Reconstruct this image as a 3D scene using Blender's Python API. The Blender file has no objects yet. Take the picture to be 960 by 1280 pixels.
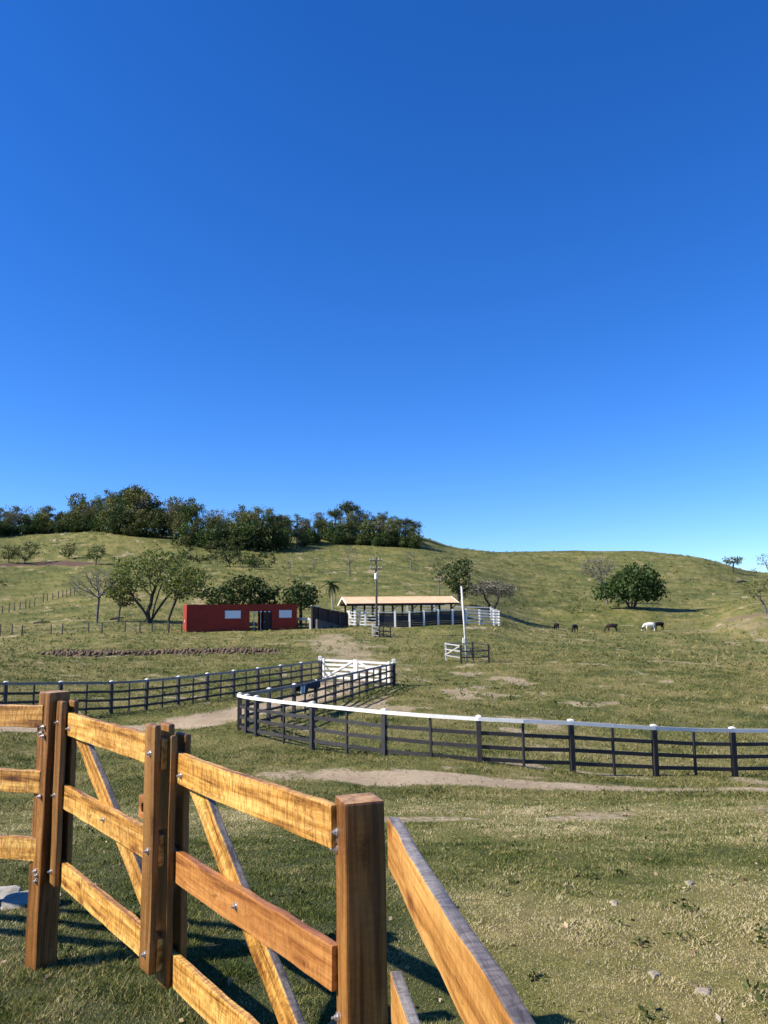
import bpy, bmesh, math, random
import numpy as np
from mathutils import Vector, Matrix

# ------------------------------------------------------------------ camera, world, sun, exposure
SC = bpy.context.scene
COL = SC.collection
F_PX, CX, CY = 961.0, 480.0, 640.0
CAMZ = 1.85
PITCH, ROLL = math.atan2(135.0, 961.0), -0.014
cam_rot = Matrix.Rotation(math.pi / 2 + PITCH, 4, 'X') @ Matrix.Rotation(ROLL, 4, 'Z')
cam = bpy.data.objects.new('camera', bpy.data.cameras.new('camera'))
COL.objects.link(cam)
cam.matrix_world = Matrix.Translation((0, 0, CAMZ)) @ cam_rot
cam.data.sensor_fit = 'VERTICAL'
cam.data.sensor_height = 24.0
cam.data.sensor_width = 18.0
cam.data.lens = 24.0 * F_PX / 1280.0
cam.data.clip_start = 0.05
cam.data.clip_end = 6000
SC.camera = cam

SUN_EL = math.radians(38)
SUN_AZ = math.atan2(-0.97, -0.235)            # clockwise from +Y
world = bpy.data.worlds.new('World')
SC.world = world
world.use_nodes = True
wn = world.node_tree.nodes
wl = world.node_tree.links
bg = wn['Background']
sky = wn.new('ShaderNodeTexSky')
sky.sky_type = 'NISHITA'
sky.sun_disc = False
sky.sun_elevation = SUN_EL
sky.sun_rotation = SUN_AZ % (2 * math.pi)
sky.altitude = 600
sky.air_density = 1.0
sky.dust_density = 0.05
sky.ozone_density = 8.0
hs = wn.new('ShaderNodeHueSaturation')
hs.inputs['Saturation'].default_value = 1.2
hs.inputs['Hue'].default_value = 0.512
wl.new(sky.outputs[0], hs.inputs['Color'])
wl.new(hs.outputs[0], bg.inputs['Color'])
bg.inputs['Strength'].default_value = 0.108

sl = bpy.data.lights.new('sun', 'SUN')
sl.energy = 5.0
sl.angle = math.radians(0.53)
sl.color = (1.0, 0.94, 0.84)
sun = bpy.data.objects.new('sun', sl)
COL.objects.link(sun)
tosun = Vector((math.sin(SUN_AZ) * math.cos(SUN_EL), math.cos(SUN_AZ) * math.cos(SUN_EL), math.sin(SUN_EL)))
sun.rotation_euler = tosun.to_track_quat('Z', 'Y').to_euler()
sun.location = (-60, -10, 60)

vs = SC.view_settings
SC.display_settings.display_device = 'sRGB'
vs.view_transform = 'Standard'
vs.look = 'None'
vs.exposure = 0.95
vs.gamma = 1.0
vs.use_curve_mapping = False
SC.cycles.max_bounces = 6
SC.cycles.diffuse_bounces = 3
SC.cycles.glossy_bounces = 2
SC.cycles.transmission_bounces = 4
SC.cycles.use_adaptive_sampling = True
SC.cycles.adaptive_threshold = 0.02

# ------------------------------------------------------------------ pixel <-> world helpers (used to read real positions off the photo)
R3 = np.array(cam_rot.to_3x3())


def ray(px, py):
    v = R3 @ np.array([(px - CX) / F_PX, (CY - py) / F_PX, -1.0])
    return v / v[1]


def U(px, py, d):
    r = ray(px, py)
    return np.array([r[0] * d, d, r[2] * d + CAMZ])


def UZ(px, py, z):
    r = ray(px, py)
    d = (z - CAMZ) / r[2]
    return np.array([r[0] * d, d, z])


# ------------------------------------------------------------------ noise
def _hash(ix, iy, seed):
    h = (ix.astype(np.int64) * 374761393 + iy.astype(np.int64) * 668265263 + seed * 974634777) & 0xFFFFFFFF
    h = ((h ^ (h >> 13)) * 1274126177) & 0xFFFFFFFF
    return ((h ^ (h >> 16)) & 0xFFFF) / 65535.0


def vnoise(x, y, seed=0):
    ix, iy = np.floor(x), np.floor(y)
    fx, fy = x - ix, y - iy
    fx = fx * fx * (3 - 2 * fx)
    fy = fy * fy * (3 - 2 * fy)
    a = _hash(ix, iy, seed)
    b = _hash(ix + 1, iy, seed)
    c = _hash(ix, iy + 1, seed)
    d = _hash(ix + 1, iy + 1, seed)
    return (a * (1 - fx) + b * fx) * (1 - fy) + (c * (1 - fx) + d * fx) * fy - 0.5


def fbm(x, y, seed=0, octv=4):
    s, amp = 0.0, 1.0
    for k in range(octv):
        s = s + amp * vnoise(x * 2 ** k + 17.3 * k, y * 2 ** k - 9.1 * k, seed + k)
        amp *= 0.5
    return s


def pchip(x, y, xq):
    x, y, xq = np.asarray(x, float), np.asarray(y, float), np.asarray(xq, float)
    h = np.diff(x)
    dl = np.diff(y) / h
    m = np.zeros_like(y)
    for i in range(1, len(x) - 1):
        if dl[i - 1] * dl[i] > 0:
            w1, w2 = 2 * h[i] + h[i - 1], h[i] + 2 * h[i - 1]
            m[i] = (w1 + w2) / (w1 / dl[i - 1] + w2 / dl[i])
    m[0], m[-1] = dl[0], dl[-1]
    xq = np.clip(xq, x[0], x[-1])
    i = np.clip(np.searchsorted(x, xq) - 1, 0, len(x) - 2)
    t = (xq - x[i]) / h[i]
    return ((1 + 2 * t) * (1 - t) ** 2 * y[i] + t * (1 - t) ** 2 * h[i] * m[i]
            + t * t * (3 - 2 * t) * y[i + 1] + t * t * (t - 1) * h[i] * m[i + 1])


# ------------------------------------------------------------------ terrain heights
NEAR = [(0.7, -1.80), (1.5, -1.81), (4.4, -1.87), (6.2, -2.06), (9.4, -2.55), (14.7, -3.3)]
COLS = {
    0: [(32, 890), (48, 845), (60, 824), (85, 797), (105, 781), (125, 762), (150, 738), (190, 703), (240, 671), (262, 667)],
    150: [(34, 894), (46, 858), (60, 826), (85, 793), (105, 776), (130, 751), (160, 725), (195, 697), (240, 667), (262, 664)],
    300: [(28, 913), (46, 858), (65, 820), (92, 789), (105, 778), (135, 748), (170, 718), (205, 697), (245, 676), (272, 668)],
    420: [(24, 938), (46, 856), (65, 823), (90, 789), (104, 779), (135, 752), (170, 722), (210, 700), (250, 683), (280, 671)],
    520: [(21.7, 949), (46, 857), (66, 822), (104, 778), (140, 747), (175, 722), (220, 700), (260, 684), (290, 671)],
    575: [(21.6, 953), (46, 858), (66, 822), (104, 778), (140, 749), (180, 722), (225, 704), (270, 692), (300, 685)],
    680: [(22, 962), (46, 862), (66, 823), (100, 795), (130, 784), (155, 766), (200, 735), (250, 710), (300, 694), (330, 688)],
    780: [(22.3, 967), (46, 866), (66, 826), (100, 800), (130, 787), (157, 760), (200, 738), (250, 714), (300, 697), (340, 688)],
    880: [(22.5, 970), (46, 870), (66, 829), (100, 801), (130, 784), (160, 762), (200, 740), (250, 717), (300, 698), (312, 696.5)],
    960: [(22.7, 973), (46, 872), (66, 830), (100, 800), (114, 769), (150, 752), (200, 737), (260, 722), (290, 716)],
}
LR = np.linspace(math.log(0.7), math.log(2500), 700)
profs = []


def add_prof(az, pts):            # pts: (radial distance, height relative to the camera)
    pts = sorted(pts)
    r = np.array([p[0] for p in pts])
    e = np.array([p[1] / p[0] for p in pts])
    profs.append((az, pchip(np.log(r), e, LR)))


for px, lst in COLS.items():
    pts, azs = [], []
    for d, py in lst:
        p = U(px, py, d)
        pts.append((math.hypot(p[0], p[1]), p[2] - CAMZ))
        azs.append(math.atan2(p[0], p[1]))
    az = float(np.mean(azs))
    s = 1 / math.cos(az)
    zr, rr = pts[-1][1], pts[-1][0]
    pts += [(rr * 1.25, zr - 6), (rr * 2, zr - 35), (2500, -60)]
    pts = [(r * s, z) for r, z in NEAR] + pts
    add_prof(az, pts)
LEFT = [(r, z) for r, z in NEAR] + [(24, -3.4), (60, -2), (95, -0.4), (130, 4), (200, 19), (260, 31), (330, 26), (700, -10), (2500, -60)]
RIGHT = [(r, z) for r, z in NEAR] + [(24, -4.6), (66, -4.4), (110, -2), (200, 5), (300, 13), (420, 6), (800, -20), (2500, -60)]
BACK = [(r, z) for r, z in NEAR[:3]] + [(10, -1.9), (30, -2.4), (100, -3), (300, 3), (800, -20), (2500, -60)]
add_prof(math.radians(-42), LEFT)
add_prof(math.radians(42), RIGHT)
for a in (-180, -110, 110, 180):
    add_prof(math.radians(a), BACK)
profs.sort(key=lambda t: t[0])
AZG = np.linspace(-math.pi, math.pi, 3601)
_az = np.array([p[0] for p in profs])
_E = np.array([p[1] for p in profs])
ETAB = np.zeros((len(AZG), len(LR)))
for j in range(len(LR)):
    ETAB[:, j] = pchip(_az, _E[:, j], AZG)
# smooth the table across azimuth a little
k = np.exp(-np.linspace(-2, 2, 25) ** 2)
k /= k.sum()
pad = np.pad(ETAB, ((12, 12), (0, 0)), mode='edge')
ETAB = sum(k[i] * pad[i:i + len(AZG)] for i in range(25))


def seg_dist(x, y, pl):
    best = np.full(np.shape(x), 1e9)
    for (ax, ay), (bx, by) in zip(pl[:-1], pl[1:]):
        dx, dy = bx - ax, by - ay
        t = np.clip(((x - ax) * dx + (y - ay) * dy) / (dx * dx + dy * dy), 0, 1)
        best = np.minimum(best, np.hypot(x - ax - t * dx, y - ay - t * dy))
    return best


def base_h(x, y):
    r = np.maximum(np.hypot(x, y), 0.71)
    az = np.arctan2(x, y)
    fa = (az + math.pi) / (2 * math.pi) * 3600
    fl = (np.log(r) - LR[0]) / (LR[1] - LR[0])
    fl = np.clip(fl, 0, len(LR) - 1.001)
    fa = np.clip(fa, 0, 3599.999)
    ia, il = fa.astype(int), fl.astype(int)
    ta, tl = fa - ia, fl - il
    e = ((ETAB[ia, il] * (1 - ta) + ETAB[ia + 1, il] * ta) * (1 - tl)
         + (ETAB[ia, il + 1] * (1 - ta) + ETAB[ia + 1, il + 1] * ta) * tl)
    return e * r + CAMZ


def height(x, y):
    x, y = np.asarray(x, float), np.asarray(y, float)
    r = np.hypot(x, y)
    h = base_h(x, y)
    h = h + np.clip((r - 2) / 30, 0.12, 1) * (0.16 * fbm(x / 3.1, y / 3.1, 3, 4))
    h = h + np.clip((r - 40) / 120, 0, 1) * 0.5 * fbm(x / 17.0, y / 17.0, 8, 3)
    return h


def H(x, y):
    return float(height(np.array([x]), np.array([y]))[0])


def G(px, py, lo=1.5, hi=700):
    """the point of the terrain that the photo shows at this pixel"""
    r = ray(px, py)
    d = np.exp(np.linspace(math.log(lo), math.log(hi), 3000))
    z = r[2] * d + CAMZ
    h = height(r[0] * d, d)
    below = np.nonzero(z <= h)[0]
    i = below[0] if len(below) else len(d) - 1
    return np.array([r[0] * d[i], d[i], h[i]])


def GD(px, d):
    """terrain under image column px at forward depth d"""
    x = ray(px, 780)[0] * d
    return np.array([x, d, H(x, d)])


# ------------------------------------------------------------------ object helpers
def tag(o, label=None, cat=None, group=None, kind=None):
    if label: o['label'] = label
    if cat: o['category'] = cat
    if group: o['group'] = group
    if kind: o['kind'] = kind
    return o


def thing(name, label, cat, loc, rotz=0.0, group=None):
    o = bpy.data.objects.new(name, None)
    COL.objects.link(o)
    o.location = tuple(float(c) for c in loc)
    o.rotation_euler = (0, 0, rotz)
    o.empty_display_size = 0.2
    return tag(o, label, cat, group)


def link(name, me, mat, parent=None, loc=None, smooth=False):
    if mat is not None and not me.materials:
        me.materials.append(mat)
    o = bpy.data.objects.new(name, me)
    COL.objects.link(o)
    if parent is not None:
        o.parent = parent
    if loc is not None:
        o.location = tuple(float(c) for c in loc)
    if smooth:
        me.polygons.foreach_set('use_smooth', np.ones(len(me.polygons), bool))
    return o


def dup(root, name=None):
    def cp(o, par):
        c = o.copy()
        COL.objects.link(c)
        c.parent = par
        for ch in [x for x in KIDS.get(o.name, [])]:
            cp(ch, c)
        return c
    KIDS = {}
    for o in bpy.data.objects:
        if o.parent:
            KIDS.setdefault(o.parent.name, []).append(o)
    return cp(root, None)


def np_mesh(name, V, F):
    V = np.asarray(V, np.float32)
    F = np.asarray(F, np.int32)
    me = bpy.data.meshes.new(name)
    n, k = F.shape
    me.vertices.add(len(V))
    me.vertices.foreach_set('co', V.ravel())
    me.loops.add(n * k)
    me.loops.foreach_set('vertex_index', F.ravel())
    me.polygons.add(n)
    me.polygons.foreach_set('loop_start', np.arange(0, n * k, k, dtype=np.int32))
    me.polygons.foreach_set('loop_total', np.full(n, k, np.int32))
    me.update(calc_edges=True)
    me.validate()
    return me


class MB:
    def __init__(self):
        self.v, self.f = [], []

    def add(self, vs_, fs_):
        n = len(self.v)
        self.v += [tuple(map(float, p)) for p in vs_]
        self.f += [tuple(i + n for i in f) for f in fs_]
        return self

    def box(self, c, s, M=None):
        x, y, z = s[0] / 2, s[1] / 2, s[2] / 2
        vs_ = [Vector((a * x, b * y, e * z)) for e in (-1, 1) for b in (-1, 1) for a in (-1, 1)]
        if M is not None:
            vs_ = [M @ p for p in vs_]
        vs_ = [p + Vector(tuple(map(float, c))) for p in vs_]
        return self.add(vs_, [(0, 2, 3, 1), (4, 5, 7, 6), (0, 1, 5, 4), (2, 6, 7, 3), (0, 4, 6, 2), (1, 3, 7, 5)])

    def tube(self, pts, rads, n=6, cap=True):
        pts = [Vector(tuple(map(float, p))) for p in pts]
        base = len(self.v)
        for i, p in enumerate(pts):
            a = pts[max(i - 1, 0)]
            b = pts[min(i + 1, len(pts) - 1)]
            t = (b - a).normalized()
            u = t.cross(Vector((0, 1, 0.03)))
            if u.length < 0.1:
                u = t.cross(Vector((1, 0, 0)))
            u.normalize()
            w = t.cross(u)
            for q in range(n):
                an = 2 * math.pi * q / n
                self.v.append(tuple(p + (u * math.cos(an) + w * math.sin(an)) * rads[i]))
        for i in range(len(pts) - 1):
            for q in range(n):
                a, b = base + i * n + q, base + i * n + (q + 1) % n
                self.f.append((a, b, b + n, a + n))
        if cap:
            self.f.append(tuple(base + q for q in range(n))[::-1])
            self.f.append(tuple(base + (len(pts) - 1) * n + q for q in range(n)))
        return self

    def mesh(self, name, bevel=0.0):
        me = bpy.data.meshes.new(name)
        me.from_pydata(self.v, [], self.f)
        bm = bmesh.new()
        bm.from_mesh(me)
        bmesh.ops.recalc_face_normals(bm, faces=bm.faces)
        if bevel > 0:
            bmesh.ops.bevel(bm, geom=bm.edges[:], offset=bevel, segments=1, affect='EDGES')
        bm.to_mesh(me)
        bm.free()
        return me

    def build(self, name, mat, parent=None, bevel=0.0, loc=None, smooth=False):
        return link(name, self.mesh(name, bevel), mat, parent, loc, smooth)


def board(name, p0, p1, width, thick, mat, parent=None, nrm=(0, -1, 0), bevel=0.004, wob=0.0015, seed=0, edge=None, label=None):
    """sawn board from p0 to p1 (axis); 'thick' lies along nrm, 'width' across it; length on local X so the grain runs along it"""
    p0, p1 = Vector(tuple(map(float, p0))), Vector(tuple(map(float, p1)))
    X = (p1 - p0)
    L = X.length
    X.normalize()
    N = Vector(nrm)
    N = (N - X * N.dot(X)).normalized()
    Wd = N.cross(X)
    bm = bmesh.new()
    bmesh.ops.create_cube(bm, size=1)
    for v in bm.verts:
        v.co = Vector((v.co.x * L, v.co.y * thick, v.co.z * width))
    if bevel > 0:
        bmesh.ops.bevel(bm, geom=bm.edges[:], offset=bevel, segments=2, affect='EDGES', profile=0.6)
    if wob > 0:
        nseg = max(2, int(L / 0.08))
        for i in range(1, nseg):
            x = -L / 2 + L * i / nseg
            bmesh.ops.bisect_plane(bm, geom=bm.verts[:] + bm.edges[:] + bm.faces[:], plane_co=(x, 0, 0), plane_no=(1, 0, 0))
        rs = random.Random(seed * 7 + 1)
        ph = [rs.uniform(0, 6.28) for _ in range(6)]
        for v in bm.verts:
            x = v.co.x
            v.co.y += wob * (math.sin(x * 5 + ph[0]) + 0.6 * math.sin(x * 17 + ph[1] + v.co.z * 9))
            v.co.z += wob * (math.sin(x * 4 + ph[2]) + 0.7 * math.sin(x * 23 + ph[3]) + 0.5 * math.sin(x * 51 + ph[4] + v.co.y * 60))
    me = bpy.data.meshes.new(name)
    bm.to_mesh(me)
    bm.free()
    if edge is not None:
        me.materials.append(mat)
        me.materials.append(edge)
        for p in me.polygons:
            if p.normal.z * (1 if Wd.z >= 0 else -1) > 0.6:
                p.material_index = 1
    o = link(name, me, mat, parent)
    M = Matrix((X, N, Wd)).transposed().to_4x4()
    M.translation = (p0 + p1) / 2
    o.matrix_local = M
    if label: o['label'] = label
    return o


# ------------------------------------------------------------------ materials
def newmat(name):
    m = bpy.data.materials.new(name)
    m.use_nodes = True
    nt = m.node_tree
    return m, nt, nt.nodes, nt.links, nt.nodes['Principled BSDF']


def ramp(N, stops, interp='LINEAR'):
    r = N.new('ShaderNodeValToRGB')
    e = r.color_ramp.elements
    while len(e) < len(stops):
        e.new(0.5)
    for el, (p, c) in zip(e, stops):
        el.position = p
        el.color = (*c, 1)
    r.color_ramp.interpolation = interp
    return r


def mix(N, L, a, b, f, mode='MIX'):
    m = N.new('ShaderNodeMix')
    m.data_type = 'RGBA'
    m.blend_type = mode
    for sock, v in ((m.inputs[6], a), (m.inputs[7], b), (m.inputs[0], f)):
        if hasattr(v, 'links') or isinstance(v, bpy.types.NodeSocket):
            L.new(v, sock)
        elif isinstance(v, (int, float)):
            sock.default_value = v
        else:
            sock.default_value = (*v, 1)
    return m.outputs[2]


def noise(N, L, vec, scale, detail=4, rough=0.55, dist=0.0):
    n = N.new('ShaderNodeTexNoise')
    n.inputs['Scale'].default_value = scale
    n.inputs['Detail'].default_value = detail
    n.inputs['Roughness'].default_value = rough
    n.inputs['Distortion'].default_value = dist
    if vec is not None:
        L.new(vec, n.inputs['Vector'])
    return n


def mapping(N, L, src, scale=(1, 1, 1)):
    m = N.new('ShaderNodeMapping')
    m.inputs['Scale'].default_value = scale
    L.new(src, m.inputs['Vector'])
    return m


def bumpn(N, L, hsock, strength, dist, bsdf):
    b = N.new('ShaderNodeBump')
    b.inputs['Strength'].default_value = strength
    b.inputs['Distance'].default_value = dist
    L.new(hsock, b.inputs['Height'])
    L.new(b.outputs[0], bsdf.inputs['Normal'])
    return b


def paint(name, col, rough=0.6, var=0.25, scale=6, spec=0.4, metal=0.0, bump=0.2):
    m, nt, N, L, B = newmat(name)
    tc = N.new('ShaderNodeTexCoord')
    n = noise(N, L, tc.outputs['Object'], scale, 5, 0.65)
    lo = tuple(c * (1 - var) for c in col)
    hi = tuple(min(1, c * (1 + var * 0.6)) for c in col)
    r = ramp(N, [(0.3, lo), (0.7, hi)])
    L.new(n.outputs['Fac'], r.inputs['Fac'])
    oi = N.new('ShaderNodeObjectInfo')
    vv = N.new('ShaderNodeMapRange')
    vv.inputs['To Min'].default_value = 1 - var * 0.7
    vv.inputs['To Max'].default_value = 1 + var * 0.5
    L.new(oi.outputs['Random'], vv.inputs['Value'])
    hv = N.new('ShaderNodeHueSaturation')
    L.new(vv.outputs[0], hv.inputs['Value'])
    L.new(r.outputs[0], hv.inputs['Color'])
    L.new(hv.outputs[0], B.inputs['Base Color'])
    B.inputs['Roughness'].default_value = rough
    B.inputs['Specular IOR Level'].default_value = spec
    B.inputs['Metallic'].default_value = metal
    if bump:
        n2 = noise(N, L, tc.outputs['Object'], scale * 6, 4)
        bumpn(N, L, n2.outputs['Fac'], bump, 0.004, B)
    return m


def wood(name, dark, mid, light, curl=0.5, rough=0.38, spec=0.5, streak=1.0):
    """varnished sawn timber, grain along local X"""
    m, nt, N, L, B = newmat(name)
    tc = N.new('ShaderNodeTexCoord')
    oi = N.new('ShaderNodeObjectInfo')
    off = N.new('ShaderNodeVectorMath')
    off.operation = 'MULTIPLY_ADD'
    L.new(oi.outputs['Random'], off.inputs[0])
    off.inputs[1].default_value = (37.0, 11.0, 23.0)
    L.new(tc.outputs['Object'], off.inputs[2])
    P = off.outputs[0]
    g1 = noise(N, L, mapping(N, L, P, (1.6, 26, 26)).outputs[0], 1.0, 6, 0.6, 0.6)       # broad streaks
    g2 = noise(N, L, mapping(N, L, P, (6, 260, 260)).outputs[0], 1.0, 3, 0.6)             # fine pores
    g3 = noise(N, L, mapping(N, L, P, (26, 8, 8)).outputs[0], 1.0, 4, 0.6, 3.2)           # curly cross figure
    g4 = noise(N, L, mapping(N, L, P, (1.2, 4, 4)).outputs[0], 1.0, 2, 0.5)               # tone change
    r1 = ramp(N, [(0.34, dark), (0.47, mid), (0.64, light)])
    L.new(g1.outputs['Fac'], r1.inputs['Fac'])
    c = r1.outputs[0]
    rc = ramp(N, [(0.40, (0.55, 0.5, 0.42)), (0.56, (1.15, 1.12, 1.05))])
    L.new(g3.outputs['Fac'], rc.inputs['Fac'])
    c = mix(N, L, c, rc.outputs[0], curl, 'MULTIPLY')
    rp = ramp(N, [(0.30, (0.45, 0.38, 0.32)), (0.46, (1, 1, 1))])
    L.new(g2.outputs['Fac'], rp.inputs['Fac'])
    c = mix(N, L, c, rp.outputs[0], 0.5 * streak, 'MULTIPLY')
    g5 = noise(N, L, mapping(N, L, P, (5, 22, 22)).outputs[0], 1.0, 4, 0.7, 1.0)
    r5 = ramp(N, [(0.28, (0.30, 0.22, 0.18)), (0.40, (1, 1, 1))])
    L.new(g5.outputs['Fac'], r5.inputs['Fac'])
    c = mix(N, L, c, r5.outputs[0], 0.8, 'MULTIPLY')
    vk = N.new('ShaderNodeTexVoronoi')
    wob_ = N.new('ShaderNodeVectorMath')
    wob_.operation = 'MULTIPLY_ADD'
    L.new(g3.outputs['Color'], wob_.inputs[0])
    wob_.inputs[1].default_value = (0.25, 0.25, 0.25)
    L.new(mapping(N, L, P, (2.6, 8, 8)).outputs[0], wob_.inputs[2])
    L.new(wob_.outputs[0], vk.inputs['Vector'])
    vk.inputs['Scale'].default_value = 1.0
    rk = ramp(N, [(0.0, (0.16, 0.09, 0.05)), (0.07, (0.30, 0.20, 0.13)), (0.10, (0.55, 0.42, 0.32)), (0.20, (1, 1, 1))])
    L.new(vk.outputs['Distance'], rk.inputs['Fac'])
    c = mix(N, L, c, rk.outputs[0], 0.85, 'MULTIPLY')
    rt = ramp(N, [(0.35, (0.72, 0.62, 0.55)), (0.62, (1.08, 1.05, 1.0))])
    L.new(g4.outputs['Fac'], rt.inputs['Fac'])
    c = mix(N, L, c, rt.outputs[0], 0.7, 'MULTIPLY')
    L.new(c, B.inputs['Base Color'])
    rr = N.new('ShaderNodeMapRange')
    rr.inputs['To Min'].default_value = rough - 0.08
    rr.inputs['To Max'].default_value = rough + 0.16
    L.new(g1.outputs['Fac'], rr.inputs['Value'])
    L.new(rr.outputs[0], B.inputs['Roughness'])
    B.inputs['Specular IOR Level'].default_value = spec
    ad = N.new('ShaderNodeMath')
    ad.operation = 'ADD'
    L.new(g1.outputs['Fac'], ad.inputs[0])
    L.new(g3.outputs['Fac'], ad.inputs[1])
    ad2 = N.new('ShaderNodeMath')
    ad2.operation = 'ADD'
    L.new(ad.outputs[0], ad2.inputs[0])
    L.new(g2.outputs['Fac'], ad2.inputs[1])
    bumpn(N, L, ad2.outputs[0], 0.28, 0.004, B)
    return m


M_RAIL = wood('golden_timber', (0.15, 0.058, 0.012), (0.47, 0.245, 0.052), (0.68, 0.43, 0.13), 0.9, streak=1.3)
M_RAIL2 = wood('orange_timber', (0.18, 0.066, 0.018), (0.36, 0.150, 0.038), (0.47, 0.225, 0.065), 0.4, streak=1.2)
M_STILE = wood('brown_timber', (0.10, 0.042, 0.012), (0.19, 0.090, 0.024), (0.28, 0.145, 0.045), 0.25)
M_POST = wood('red_brown_timber', (0.050, 0.018, 0.006), (0.150, 0.060, 0.014), (0.29, 0.135, 0.032), 0.25)
M_SAWN = wood('grey_sawn_edge', (0.10, 0.09, 0.085), (0.17, 0.155, 0.145), (0.26, 0.24, 0.225), 0.7, 0.42, 0.6)  # grey timber laid on the upper edges of boards
M_RAIL3 = wood('smooth_golden_timber', (0.18, 0.07, 0.016), (0.42, 0.205, 0.05), (0.58, 0.33, 0.10), 0.35)
M_ENDGRAIN = wood('pale_end_grain', (0.22, 0.11, 0.035), (0.36, 0.20, 0.075), (0.48, 0.30, 0.13), 0.1)
M_STEEL = paint('zinc_steel', (0.55, 0.55, 0.56), 0.35, 0.15, 40, 0.5, 0.8, 0)
M_BLACK = paint('dark_creosoted_timber', (0.030, 0.027, 0.027), 0.55, 0.5, 5, 0.45)
M_WHITE = paint('white_painted_timber', (0.74, 0.72, 0.66), 0.55, 0.14, 4)
M_GREYD = paint('grey_timber', (0.20, 0.20, 0.20), 0.65, 0.35, 5)  # plain grey; on paddock top rails it paints white timber as shaded
M_GREYW = paint('weathered_white_timber', (0.58, 0.57, 0.54), 0.65, 0.3, 5)
M_RED = paint('red_wall_paint', (0.28, 0.034, 0.020), 0.75, 0.18, 1.2, 0.2)
M_ROOFSLAB = paint('grey_roof_cement', (0.25, 0.24, 0.23), 0.8, 0.3, 2)
M_PANEL = paint('white_shutter', (0.66, 0.70, 0.74), 0.45, 0.08, 3)
M_FRAME = paint('window_frame_metal', (0.35, 0.36, 0.37), 0.4, 0.1, 6)
M_DARKW = paint('dark_brown_boards', (0.040, 0.022, 0.016), 0.7, 0.5, 3)
M_NAVY = paint('navy_black_boards', (0.020, 0.022, 0.034), 0.65, 0.5, 3)
M_CONC = paint('pale_concrete', (0.48, 0.46, 0.42), 0.85, 0.25, 3, 0.3, 0, 0.6)
M_STONE = paint('pale_paving_stone', (0.27, 0.245, 0.20), 0.9, 0.4, 5, 0.3, 0, 0.8)
M_CLOTH = paint('navy_cloth', (0.011, 0.014, 0.024), 0.85, 0.4, 4)
M_WCLOTH = paint('white_cloth', (0.70, 0.71, 0.73), 0.8, 0.1, 4)
M_POLE = paint('grey_wood_pole', (0.075, 0.062, 0.052), 0.8, 0.35, 4)
M_WPOLE = paint('whitewashed_pole', (0.50, 0.49, 0.45), 0.75, 0.25, 4)
M_INS = paint('ceramic', (0.42, 0.40, 0.38), 0.3, 0.1, 8)
M_WIRE = paint('galvanised_wire', (0.22, 0.22, 0.22), 0.5, 0.2, 8, 0.4, 0.6, 0)
M_DRYWOOD = paint('dry_pale_wood', (0.42, 0.37, 0.30), 0.85, 0.3, 4)


def bark_mat(name, col):
    m, nt, N, L, B = newmat(name)
    tc = N.new('ShaderNodeTexCoord')
    n = noise(N, L, mapping(N, L, tc.outputs['Object'], (5, 5, 1.4)).outputs[0], 1.0, 5, 0.65)
    r = ramp(N, [(0.32, tuple(c * 0.5 for c in col)), (0.68, tuple(c * 1.35 for c in col))])
    L.new(n.outputs['Fac'], r.inputs['Fac'])
    L.new(r.outputs[0], B.inputs['Base Color'])
    B.inputs['Roughness'].default_value = 0.9
    B.inputs['Specular IOR Level'].default_value = 0.2
    bumpn(N, L, n.outputs['Fac'], 0.6, 0.05, B)
    return m


def leaf_mat(name, cols, trans=0.25, gloss=0.6):
    m, nt, N, L, B = newmat(name)
    geo = N.new('ShaderNodeNewGeometry')
    oi = N.new('ShaderNodeObjectInfo')
    tc = N.new('ShaderNodeTexCoord')
    cl = noise(N, L, tc.outputs['Object'], 0.9, 2, 0.5)
    ad = N.new('ShaderNodeMath')
    ad.operation = 'MULTIPLY_ADD'
    L.new(geo.outputs['Random Per Island'], ad.inputs[0])
    ad.inputs[1].default_value = 0.6
    mr = N.new('ShaderNodeMapRange')
    mr.inputs['From Min'].default_value = 0.3
    mr.inputs['From Max'].default_value = 0.7
    mr.inputs['To Max'].default_value = 0.4
    L.new(cl.outputs['Fac'], mr.inputs['Value'])
    L.new(mr.outputs[0], ad.inputs[2])
    n = len(cols)
    r = ramp(N, [(i / (n - 1), c) for i, c in enumerate(cols)])
    L.new(ad.outputs[0], r.inputs['Fac'])
    hv = N.new('ShaderNodeHueSaturation')
    mh = N.new('ShaderNodeMapRange')
    mh.inputs['To Min'].default_value = 0.75
    mh.inputs['To Max'].default_value = 1.6
    L.new(oi.outputs['Random'], mh.inputs['Value'])
    L.new(mh.outputs[0], hv.inputs['Value'])
    L.new(r.outputs[0], hv.inputs['Color'])
    L.new(hv.outputs[0], B.inputs['Base Color'])
    B.inputs['Roughness'].default_value = gloss
    B.inputs['Specular IOR Level'].default_value = 0.12
    out = N['Material Output']
    tr = N.new('ShaderNodeBsdfTranslucent')
    hb = mix(N, L, hv.outputs[0], (1.3, 1.35, 0.6), 1.0, 'MULTIPLY')
    L.new(hb, tr.inputs['Color'])
    ms = N.new('ShaderNodeMixShader')
    ms.inputs[0].default_value = trans
    L.new(B.outputs[0], ms.inputs[1])
    L.new(tr.outputs[0], ms.inputs[2])
    L.new(ms.outputs[0], out.inputs['Surface'])
    return m


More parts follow.
